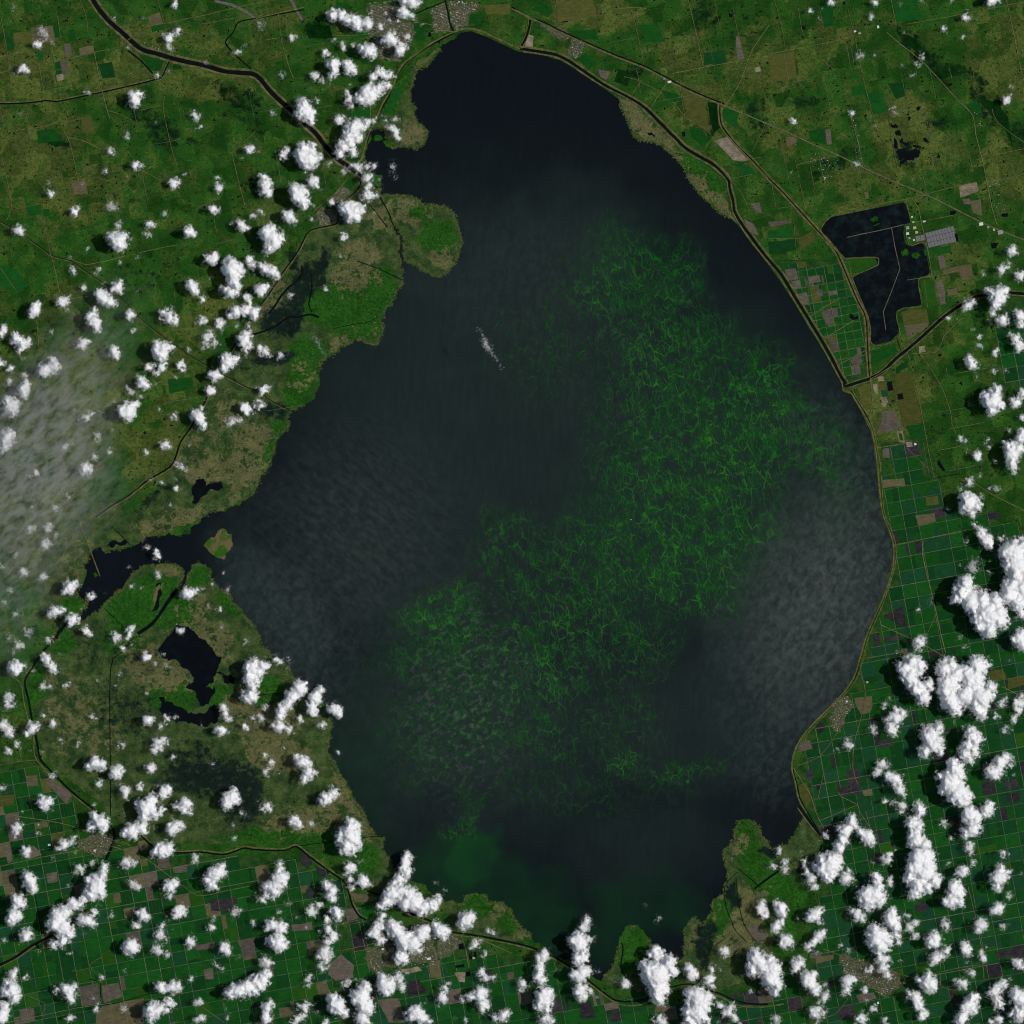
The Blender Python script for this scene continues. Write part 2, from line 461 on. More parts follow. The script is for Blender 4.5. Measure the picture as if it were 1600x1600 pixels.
def upland():
    g = NG("land_cover")
    co = g.co()
    big = g.noise(co, 1 / 110, 4, 0.6)
    mid = g.noise(g.warp(co, 14, 1 / 25), 1 / 26, 6, 0.62)
    fine = g.noise(co, 1 / 6, 5, 0.68)
    rot = g.mapping(g.warp(co, 1.5, 1 / 9), rot=(0, 0, math.radians(-10.5)))
    cells = g.n("ShaderNodeTexVoronoi", feature='F1', distance='CHEBYCHEV')
    g.link(rot, cells.inputs["Vector"]); cells.inputs["Scale"].default_value = 1 / 24
    parcel = g.n("ShaderNodeSeparateColor"); g.link(cells.outputs["Color"], parcel.inputs[0])
    # pasture, from green to dry olive
    d = g.math('MULTIPLY_ADD', big, 0.5, g.math('MULTIPLY', mid, 0.75))
    d = g.math('MULTIPLY_ADD', parcel.outputs[0], 0.24, d)
    d = g.math('MULTIPLY_ADD', g.attr("dry"), 0.42, d)
    d = g.math('MULTIPLY_ADD', fine, 0.42, d)
    green = g.mix(g.ss(mid, 0.35, 0.7), lin(26, 62, 18), lin(42, 76, 24))
    olive = g.mix(g.ss(fine, 0.35, 0.65), lin(52, 72, 26), lin(76, 84, 38))
    c = g.mix(g.ss(d, 0.95, 1.31), green, olive)
    # dark hammocks and wet hollows
    k = g.math('MULTIPLY_ADD', g.attr("dark"), 0.24, g.math('MULTIPLY', g.noise(g.warp(co, 8, 1 / 14), 1 / 13, 6, 0.65), 1.0))
    c = g.mix(g.ss(k, 0.60, 0.82), c, lin(14, 34, 15))
    pits = g.noise(g.warp(co, 5, 1 / 8, 3), 1 / 5.5, 3, 0.5)
    c = g.mix(g.ss(g.math('MULTIPLY_ADD', mid, 0.25, pits), 0.775, 0.80), c, lin(8, 20, 12))
    # marsh: tan reed beds, wet green, dark water between
    mn = g.noise(g.warp(co, 12, 1 / 16, 3), 1 / 17, 8, 0.72)
    mf = g.noise(g.warp(co, 4, 1 / 5, 2), 1 / 5.5, 5, 0.7)
    tb = g.math('MULTIPLY_ADD', g.attr("tan"), 0.21, g.math('MULTIPLY_ADD', mf, 0.5, g.math('MULTIPLY', mn, 1.0)))
    tb = g.math('MULTIPLY_ADD', g.attr("bright"), -0.13, tb)
    wet = g.mix(g.ss(mf, 0.3, 0.7), lin(20, 52, 15), lin(36, 78, 20))
    dull = g.mix(g.ss(mn, 0.35, 0.6), lin(28, 50, 24), lin(56, 72, 36))
    wet = g.mix(g.ss(g.math('MULTIPLY_ADD', mn, 0.9, g.attr("bright")), 0.45, 1.05), dull, wet)
    reed = g.mix(g.ss(mf, 0.3, 0.7), lin(64, 72, 40), lin(86, 85, 54))
    mc = g.mix(g.ss(tb, 0.845, 0.93), wet, reed)
    mc = g.mix(g.ss(g.noise(g.warp(co, 5, 1 / 6, 3), 1 / 7, 6, 0.72), 0.66, 0.70), mc, lin(10, 24, 16))
    mk = g.math('MULTIPLY_ADD', g.attr("dark"), 0.38, g.noise(g.warp(co, 12, 1 / 10, 3), 1 / 11, 7, 0.7))
    mc = g.mix(g.ss(mk, 0.64, 0.86), mc, lin(17, 28, 23))
    tone = g.ss(g.noise(g.warp(co, 20, 1 / 25, 2), 1 / 28, 4, 0.6), 0.3, 0.7)
    mc = g.mix(1.0, mc, g.mix(tone, (0.86, 0.9, 0.9, 1), (1.38, 1.34, 1.26, 1)), 'MULTIPLY')
    c = g.mix(1.0, c, g.mix(parcel.outputs[1], (0.70, 0.74, 0.74, 1), (1.26, 1.24, 1.2, 1)), 'MULTIPLY')
    c = g.mix(g.ss(g.attr("marsh"), 0.35, 0.65), c, mc)
    # farmland between the built fields
    fc = g.mix(g.ss(mid, 0.35, 0.65), lin(12, 52, 20), lin(24, 62, 26))
    fc = g.mix(g.ss(g.noise(co, 1 / 14, 4), 0.55, 0.68), fc, lin(72, 74, 44))
    c = g.mix(g.ss(g.attr("farm"), 0.4, 0.6), c, fc)
    specks = g.noise(g.warp(co, 3, 1 / 4, 2), 1 / 2.6, 3, 0.6)
    c = g.mix(g.math('MULTIPLY', g.ss(specks, 0.66, 0.72), g.ss(g.attr("farm"), 0.5, 0.3, 0.0, 0.5)), c, lin(10, 26, 12))
    # grain
    c = g.mix(0.7, c, g.mix(g.ss(g.noise(co, 1 / 2.2, 3, 0.75), 0.25, 0.75), lin(90, 90, 90), lin(250, 250, 250)), 'MULTIPLY')
    c = g.mix(1.0, c, (1.64, 1.58, 1.78, 1), 'MULTIPLY')
    g.diffuse(c)
    return g.m

n = len(xs)
V = np.stack([GX.ravel() - 800, 800 - GY.ravel(), np.zeros(n * n)], 1)
idx = np.arange(n * n).reshape(n, n)
F = np.stack([idx[:-1, :-1], idx[1:, :-1], idx[1:, 1:], idx[:-1, 1:]], -1).reshape(-1, 4)
ground = structure(np_obj("ground", V, F, upland(), smooth=False))
for nm, a in (("marsh", marsh), ("farm", farm), ("tan", tan), ("bright", bright), ("dark", dark), ("dry", dry)):
    set_attr(ground, nm, a.ravel())

# ------------------------------------------------------------------ the lake
def lake_water():
    g = NG("lake_water")
    co = g.co()
    A = g.attr("algae"); SED = g.attr("sediment"); WASH = g.attr("wash")
    drift = g.noise(g.mapping(co, scale=(1, 0.16, 1), rot=(0, 0, math.radians(4))), 1 / 7, 5, 0.6)
    soft = g.noise(g.warp(co, 40, 1 / 80), 1 / 60, 4, 0.5)
    base = g.mix(g.ss(SED, 0.0, 1.0), lin(8, 15, 21), lin(27, 38, 37))
    base = g.mix(1.0, base, g.mix(drift, (0.72, 0.72, 0.72, 1), (1.28, 1.28, 1.28, 1)), 'MULTIPLY')
    base = g.mix(1.0, base, g.mix(soft, (0.8, 0.8, 0.8, 1), (1.2, 1.2, 1.2, 1)), 'MULTIPLY')
    base = g.mix(g.math('MULTIPLY', WASH, g.ss(soft, 0.2, 0.8, 0.45, 1.0), clamp=True), base, lin(14, 56, 26))
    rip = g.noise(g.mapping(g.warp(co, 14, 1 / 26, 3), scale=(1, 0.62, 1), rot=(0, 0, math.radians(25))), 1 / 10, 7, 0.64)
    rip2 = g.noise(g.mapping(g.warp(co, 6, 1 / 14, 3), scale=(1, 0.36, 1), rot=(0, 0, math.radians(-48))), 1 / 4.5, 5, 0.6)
    tur = g.math('MULTIPLY', g.attr("silt_glint"), g.math('MULTIPLY', g.ss(rip, 0.38, 0.64, 0.12, 1.0), g.ss(rip2, 0.32, 0.68, 0.5, 1.0)), clamp=True)
    base = g.mix(tur, base, lin(58, 68, 66))  # pale grey of silt and rippled sun glint, both put into the colour
    # algae drawn out by the wind into a torn net of strands
    def strand(size, stretch, turn, warp, wsize, lo, loc=(0, 0, 0)):
        v = g.mapping(g.warp(co, warp, 1 / wsize, 3), scale=(1, stretch, 1), rot=(0, 0, math.radians(turn)), loc=loc)
        nz = g.noise(v, 1 / size, 1.5, 0.5)
        r = g.math('SUBTRACT', 1.0, g.math('ABSOLUTE', g.math('MULTIPLY_ADD', nz, 2.0, -1.0)), clamp=True)
        return g.ss(r, lo, 1.0)
    torn = g.noise(g.warp(co, 26, 1 / 30, 3), 1 / 26, 5, 0.6)
    fleck = g.noise(g.mapping(co, scale=(1, 0.45, 1), rot=(0, 0, math.radians(-14))), 1 / 9, 4, 0.6)
    def web(size, stretch, turn, warp, wsize, thin, lo, hi, loc=(0, 0, 0)):
        v = g.mapping(g.warp(g.warp(co, warp, 1 / wsize, 2), warp * 0.3, 3.0 / wsize, 2), scale=(1, stretch, 1), rot=(0, 0, math.radians(turn)), loc=loc)
        return g.math('MULTIPLY', g.ss(g.vor(v, 1 / size), thin, 0.0), g.ss(g.noise(g.mapping(co, loc=loc), 1 / 13, 4, 0.6), lo, hi))
    s1 = web(17, 0.5, -12, 16, 34, 0.055, 0.40, 0.60)
    s2 = web(9, 0.42, -16, 10, 22, 0.065, 0.42, 0.64, (40, 11, 0))
    s3 = g.math('MULTIPLY', strand(4.0, 0.2, -18, 3, 10, 0.88, (7, 90, 0)), g.ss(torn, 0.42, 0.66, 0.1, 0.6))
    line = g.math('MULTIPLY', g.math('MAXIMUM', g.math('MAXIMUM', s1, g.math('MULTIPLY', s2, 0.9)), g.math('MULTIPLY', s3, 0.7)), 0.85)
    amt = g.math('MULTIPLY', A, g.ss(torn, 0.26, 0.54, 0.45, 1.0), clamp=True)
    glow = g.math('MULTIPLY', g.math('MULTIPLY', g.ss(torn, 0.40, 0.72), g.ss(fleck, 0.3, 0.75, 0.35, 1.0)), 0.62)
    c = g.mix(g.math('MULTIPLY', glow, A, clamp=True), base, lin(18, 74, 24))
    c = g.mix(g.math('MULTIPLY', line, amt, clamp=True), c, g.mix(g.ss(soft, 0.35, 0.65), lin(26, 104, 20), lin(46, 118, 18)))
    g.diffuse(c, rough=0.5, spec=0.02)
    return g.m

def shore_amp(p):
    return 0.02 if (p[0] > 735 and p[1] < 160) or (p[0] > 1140 and 340 < p[1] < 1275) else (0.1 if p[0] > 900 and p[1] < 700 else 0.21)
lake_poly = roughen(LAKE, 0.1, 4, random.Random(5), shore_amp)
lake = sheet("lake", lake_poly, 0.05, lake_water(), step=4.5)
structure(lake)
co = np.empty(len(lake.data.vertices) * 3, np.float32); lake.data.vertices.foreach_get("co", co)
co = co.reshape(-1, 3); LX, LY = co[:, 0] + 800.0, 800.0 - co[:, 1]
lx = LX + (fbm(LX / 40, LY / 40, 4, 21) - 0.5) * 60; ly = LY + (fbm(LX / 40, LY / 40, 4, 22) - 0.5) * 60
algae = ell("1010,420,90,60,25,.75 990,470,120,60,10,.6 1040,560,110,90,0,.8 1180,600,70,70,30,1 1220,660,60,90,-20,1 1140,700,110,120,0,.95 1030,760,120,140,0,.85 1060,860,130,110,0,.9 950,880,120,90,0,.7 "
            "900,960,100,110,0,.7 690,950,75,35,-15,1.05 720,990,70,70,0,.8 830,1020,70,90,20,.85 860,1060,60,60,0,.8 1110,900,60,80,0,.8 640,1020,60,60,0,.4 760,1100,110,90,0,.55 850,1150,60,50,0,.6 "
            "680,1150,90,90,0,.35 960,1010,90,60,0,.55 960,1100,80,110,0,.3 1060,1200,70,14,-8,.8 980,1190,14,30,0,.7 720,1290,30,50,30,.7 1270,690,40,90,-25,.7 900,1220,200,60,0,.22 850,560,80,90,0,.2 800,850,60,60,0,.5 1050,660,110,110,0,.7 1000,640,80,90,0,.6 850,900,90,70,0,.6 1120,800,110,110,0,.9", lx, ly, 1.35, 0.3)
wash = ell("745,1345,45,45,0,1 700,1370,90,60,20,.55 800,1400,120,60,10,.45 850,1450,120,50,15,.55 1010,1410,110,60,0,.4 940,1470,80,50,0,.4 560,1180,40,120,-20,.25 1310,760,60,110,0,.35 1290,700,50,80,0,.3 "
           "560,1290,120,60,30,.2 1000,420,120,80,20,.25 1140,640,160,150,0,.28 1050,820,190,170,0,.28 700,980,90,60,0,.3 640,1120,140,130,0,.15", lx, ly)
sediment = 0.15 + 0.85 * ell("800,620,330,330,0,1 880,400,160,130,0,.9 720,860,330,300,0,.75 1000,760,350,330,0,.85 1250,960,180,230,0,1.2 760,1120,320,220,0,.8 1050,1120,260,140,0,.8 1000,1310,180,90,0,.55 430,950,70,150,-35,1.0 800,420,140,110,0,.9 740,480,170,150,0,.95", lx, ly, 1.55, 0.15)
silt_glint = ell("1300,960,150,250,18,1 1340,840,90,180,0,.8 1300,1080,90,110,0,.8 1220,1150,90,110,0,.5 1290,690,70,120,-25,.45 450,970,80,160,-35,.55 560,850,190,190,0,.28 700,1120,160,160,0,.22 820,430,150,110,0,.2", lx, ly, 1.5, 0.15)  # where silt and painted sun glint turn the water paler
set_attr(lake, "silt_glint", silt_glint)
set_attr(lake, "algae", algae); set_attr(lake, "wash", wash); set_attr(lake, "sediment", sediment)

# the densest algae lies on the water in torn threads that join and part
def threads():
    g = NG("algae_threads")
    r = g.n("ShaderNodeNewGeometry").outputs["Random Per Island"]
    c = g.mix(r, lin(18, 58, 24), lin(32, 94, 20))
    c = g.mix(g.ss(g.noise(g.co(), 1 / 12, 3), 0.35, 0.7), lin(17, 54, 24), c)
    g.diffuse(c)
    return g.m
def algae_at(x, y):
    return algae_map[np.clip((y / 8).astype(int), 0, 199), np.clip((x / 8).astype(int), 0, 199)]
acc = np.zeros((200, 200)); cnt = np.zeros((200, 200))
ii, jj = np.clip((LY / 8).astype(int), 0, 199), np.clip((LX / 8).astype(int), 0, 199)
np.add.at(acc, (ii, jj), algae); np.add.at(cnt, (ii, jj), 1)
algae_map = acc / np.maximum(cnt, 1)
rg = np.random.default_rng(9)
def grow(x, y, ang0, n, step=1.7):
    """trace threads through the drift of the water; rows are threads"""
    X = np.empty((n + 1, len(x))); Y = np.empty_like(X)
    X[0], Y[0] = x, y
    for k in range(n):
        a = ang0 + 1.5 * (fbm(X[k] / 38, Y[k] / 38, 2, 61) - .5) * 2 + 0.95 * (fbm(X[k] / 11, Y[k] / 11, 2, 67) - .5) * 2
        X[k + 1] = X[k] + np.cos(a) * step; Y[k + 1] = Y[k] + np.sin(a) * step
    return X, Y
N0 = 26000
sx = rg.uniform(560, 1360, N0); sy = rg.uniform(330, 1330, N0)
front = 1 - np.abs(fbm(sx / 34, sy / 48, 3, 71) * 2 - 1)
w = algae_at(sx, sy) * (0.25 + 1.2 * sstep(0.80, 0.98, front)) * sstep(0.30, 0.60, fbm(sx / 60, sy / 60, 3, 73))
k = rg.uniform(0, 1, N0) < w * 0.42
sx, sy = sx[k], sy[k]
gens = [grow(sx, sy, np.full(len(sx), math.radians(-78)) + rg.normal(0, .15, len(sx)), 17)]
for _ in range(2):      # side threads leave the first ones
    X, Y = gens[0]
    pick = rg.integers(0, X.shape[1], len(sx) // 2); at = rg.integers(2, 16, len(pick))
    gens.append(grow(X[at, pick], Y[at, pick], math.radians(-78) + rg.choice([-.6, .6, 2.6, 3.7], len(pick)) + rg.normal(0, .2, len(pick)), 8, 1.5))
VV, FF, off = [], [], 0
for X, Y in gens:
    n1, m = X.shape
    dx, dy = np.gradient(X, axis=0), np.gradient(Y, axis=0)
    L = np.hypot(dx, dy) + 1e-6
    t = np.linspace(0, 1, n1)[:, None]
    wd = (0.08 + 0.18 * np.sin(np.pi * np.clip(t * .9 + .1, 0, 1))) * rg.uniform(.6, 1.5, m)[None, :]
    ax, ay = X - dy / L * wd, Y + dx / L * wd
    bx, by = X + dy / L * wd, Y - dx / L * wd
    z = 0.09 + rg.uniform(0, .03, m)[None, :] * np.ones((n1, 1))
    A_ = np.stack([ax - 800, 800 - ay, z], -1); B_ = np.stack([bx - 800, 800 - by, z], -1)
    V_ = np.stack([A_, B_], 2).transpose(1, 0, 2, 3).reshape(-1, 3)
    base_i = (np.arange(m) * n1 * 2)[:, None] + np.arange(n1 - 1)[None, :] * 2
    q = np.stack([base_i, base_i + 1, base_i + 3, base_i + 2], -1).reshape(-1, 4)
    VV.append(V_); FF.append(q + off); off += len(V_)
print("algae threads", sum(g_[0].shape[1] for g_ in gens), "faces", sum(len(f) for f in FF))
th_o = np_obj("algae_threads", np.concatenate(VV), np.concatenate(FF), threads(), smooth=False)
nz_ = th_o.data.polygons[0].normal.z
if nz_ < 0:
    th_o.data.flip_normals()
stuff(th_o, "torn green threads of algae drifting on the open lake", "algae")

# ------------------------------------------------------------------ other water
def still_water(name, a, b):
    g = NG(name)
    co = g.co()
    c = g.mix(g.ss(g.noise(g.warp(co, 12, 1 / 20, 3), 1 / 16, 6, 0.65), 0.42, 0.72), a, b)
    g.diffuse(c, rough=0.5, spec=0.02)
    return g.m
M_DEEP = still_water("dark_water", lin(6, 10, 16), lin(10, 17, 22))
M_POOL = still_water("reservoir_water", lin(6, 11, 17), lin(18, 32, 32))
M_CANAL = still_water("canal_water", lin(7, 13, 14), lin(10, 22, 18))

def land(name, a, b, d=None, size=9, spread=(0.4, 0.62)):
    g = NG(name)
    co = g.co()
    nz = g.noise(g.warp(co, size, 1 / size, 3), 1 / size, 7, 0.66)
    c = g.mix(g.ss(nz, *spread), a, b)
    if d is not None:
        c = g.mix(g.ss(g.noise(g.warp(co, 6, 1 / 6, 3), 1 / 6, 5, 0.66), 0.60, 0.70), c, d)
    g.diffuse(c)
    return g.m
M_ISLE = land("island_reed", lin(40, 82, 20), lin(98, 86, 60), lin(14, 30, 18), 14)
M_GREENISLE = land("island_growth", lin(16, 60, 12), lin(40, 84, 18), lin(14, 30, 18), 10)

reservoir = structure(sheet("reservoir", RESERVOIR, 0.10, M_POOL))
water_bodies = [
    ("marsh_lake", T(0, 2, "1085,735 1110,700 1180,715 1250,790 1330,860 1392,910 1380,940 1362,975 1350,1000 1400,1015 1475,1035 1465,1075 1420,1080 1400,1065 1385,1010 1330,1090 1340,1140 1300,1200 1250,1205 1225,1160 1200,1110 1165,1105 1210,1060 1190,1010 1150,980 1050,930 1000,890 980,860 1030,800 1060,770"), .09),
    ("marsh_lake", T(0, 2, "990,1165 1025,1150 1030,1190 1080,1190 1150,1230 1220,1260 1290,1250 1340,1200 1370,1240 1350,1320 1250,1340 1150,1310 1050,1290 995,1230"), .09),
    ("marsh_pond", T(0, 2, "985,490 1000,480 995,560 965,620 948,615 965,560"), .09),
    ("marsh_pond", T(0, 2, "1010,440 985,445 975,470 990,455 1005,460"), .09),
    ("marsh_creek", T(0, 2, "660,215 790,175 795,195 700,225"), .09),
    ("marsh_pond", T(0, 1, "1200,1440 1225,1400 1265,1390 1290,1440 1330,1420 1380,1410 1400,1450 1360,1470 1300,1470 1270,1500 1240,1540 1200,1545 1210,1500"), .12),
    ("wetland_pond", T(3, 0, "800,960 840,930 880,950 930,930 955,955 930,985 880,1000 850,990 815,1000"), .12),
    ("wetland_pond", T(3, 0, "790,860 805,880 815,920 800,930 788,890"), .12), ("wetland_pond", T(3, 0, "835,860 860,890 880,890 870,910 845,900 825,875"), .12),
    ("wetland_pond", T(3, 0, "900,905 935,905 960,920 930,925"), .12), ("wetland_pond", T(3, 0, "825,1010 870,1010 880,1022 830,1050 815,1040"), .12), ("wetland_pond", T(3, 0, "800,820 830,825 815,850 798,840"), .12),
    ("wetland_pond", T(3, 0, "1040,940 1060,960 1080,990 1055,985"), .12), ("wetland_pond", T(3, 0, "1085,620 1105,622 1100,632 1088,632"), .12),
    ("wetland_pond", T(3, 0, "760,770 800,765 815,790 775,800"), .12),
    ("wetland_pond", T(3, 0, "960,855 985,860 1010,885 995,890 970,875"), .12),
    ("wetland_pond", T(3, 0, "865,725 880,730 890,755 875,755"), .12),
    ("wetland_pond", T(3, 0, "985,770 1005,775 1015,805 995,795"), .12),
    ("wetland_pond", T(3, 0, "925,665 950,665 945,690 930,690"), .12),
    ("wetland_pond", T(2, 0, "830,815 870,820 900,850 890,855 850,835"), .12),
    ("wetland_pond", T(3, 0, "280,215 340,225 350,235 300,240"), .12),
    ("wetland_pond", T(3, 0, "205,150 235,155 240,185 215,190"), .12),
    ("wetland_pond", T(2, 0, "285,130 330,105 380,110 370,130 310,135"), .12),
    ("wetland_pond", T(2, 0, "480,70 520,60 535,90 490,95"), .12),
]
for nm, poly, z in water_bodies:
    structure(sheet(nm, roughen(poly, 0.34 if nm == 'wetland_pond' else 0.24, 4, random.Random(int(poly[0][0] * 7))), z + zlift(), M_DEEP))

isles = [
    (P("318,852 335,840 350,826 362,835 364,850 357,862 350,875 342,872 325,860"), M_ISLE, "small tan reed island off the west bay"),
    (T(1, 0, "1000,400 1030,370 1090,340 1130,320 1110,350 1060,390 1010,412"), M_ISLE, "narrow tan reed islet inside the north shore"),
    (T(1, 0, "735,855 770,845 795,865 770,880 740,880"), M_GREENISLE, "small green islet in the northwest inlet"),
    (T(1, 0, "795,880 820,870 845,900 835,930 810,915"), M_GREENISLE, "small green islet beside the tan spit"),
    (T(0, 2, "1290,1095 1350,1010 1385,1020 1330,1105"), M_ISLE, "rectangular tan bed inside the black marsh lake"),
    (T(0, 2, "580,385 600,370 615,395 595,410"), M_GREENISLE, "tiny green islet at the tip of the bay dike"),
    (T(0, 2, "960,475 1000,450 1010,430 1000,470 985,520 965,590 945,620 955,560"), M_ISLE, "thin reed strip along the narrow marsh pond"),
    (P("1360,342 1366,337 1372,340 1371,346 1364,347 1358,345"), M_GREENISLE, "pale green reed patch in the reservoir's north arm"),
    (P("1365,352 1374,348 1375,350 1366,354"), M_GREENISLE, "thin reed streak in the reservoir's north arm"),
    (P("1407,394 1414,388 1420,394 1418,400 1409,401"), M_GREENISLE, "mottled weed patch in the reservoir's east arm"),
    (P("1424,398 1432,394 1438,400 1432,405 1426,403"), M_GREENISLE, "larger weed patch near the reservoir's east bank"),
]
for poly, m, lab in isles:
    o = sheet("island", roughen(poly, 0.2, 4, random.Random(int(poly[0][0] * 3))), 0.30 + zlift(), m)
    structure(o); o["label"] = lab

# torn reed fringe along the marshy shores
V, F = [], []
rr = random.Random(31)
def blob(x, y, r, z):
    b0 = len(V); m = 6; t0 = rr.uniform(0, 6.3)
    for k in range(m):
        t = t0 + 6.283 * k / m; q = r * rr.uniform(.5, 1.3)
        V.append(wx((x + math.cos(t) * q, y + math.sin(t) * q), z))
    V.append(wx((x, y), z + 0.06))
    for k in range(m):
        F.append((b0 + (k + 1) % m, b0 + k, b0 + m))
for i, p in enumerate(lake_poly):
    if shore_amp(p) < 0.09 or not any(in1(m, p[0], p[1]) or in1(m, p[0] - 4, p[1]) or in1(m, p[0] + 4, p[1] - 4) for m in MARSHES):
        continue
    q = lake_poly[(i + 1) % len(lake_poly)]
    for _ in range(3):
        d = abs(rr.gauss(0, 2.4)) * rr.choice((1, 1, -.6))
        L = math.dist(p, q) or 1
        t = rr.random()
        x, y = p[0] + (q[0] - p[0]) * t + (q[1] - p[1]) / L * d * (1), p[1] + (q[1] - p[1]) * t - (q[0] - p[0]) / L * d
        blob(x, y, rr.uniform(.4, 1.5), 0.14 + rr.random() * 0.1)
M_FRINGE = land("reed_fringe", lin(34, 70, 20), lin(88, 82, 54), lin(20, 44, 18), 5)
stuff(new_obj("reed_fringe", V, F, M_FRINGE), "ragged fringe of reeds along the marshy shores", "reeds")

# ================================================================== canals, levees, dikes, roads
def plain(name, a, b, size=5, per_object=0.0):
    g = NG(name)
    co = g.co()
    nz = g.noise(co, 1 / size, 5, 0.66)
    c = g.mix(g.ss(nz, 0.35, 0.65), a, b)
    if per_object:
        k = g.n("ShaderNodeMapRange"); g.link(g.rnd(), k.inputs[0])
        k.inputs[3].default_value = 1 - per_object; k.inputs[4].default_value = 1 + per_object
        cc = g.n("ShaderNodeCombineColor")
        for i in range(3):
            g.link(k.outputs[0], cc.inputs[i])
        c = g.mix(1.0, c, cc.outputs[0], 'MULTIPLY')
    g.diffuse(c)
    return g.m
M_ROAD = plain("pale_road", lin(76, 78, 44), lin(104, 100, 70), 6, 0.2)
M_HIGH = plain("highway", lin(74, 74, 52), lin(96, 92, 72), 6, 0.1)
M_TRACK = plain("farm_track_shell", lin(62, 80, 54), lin(96, 98, 80), 10, 0.2)
M_LEVEE = plain("levee_grass", lin(60, 70, 30), lin(100, 94, 60), 7)
M_BANK = plain("spoil_bank", lin(62, 70, 34), lin(104, 96, 66), 9)
M_DIKE = plain("shell_dike", lin(70, 72, 56), lin(104, 100, 80), 6)
M_RUNWAY = plain("old_airstrip", lin(84, 78, 74), lin(98, 92, 86), 6)

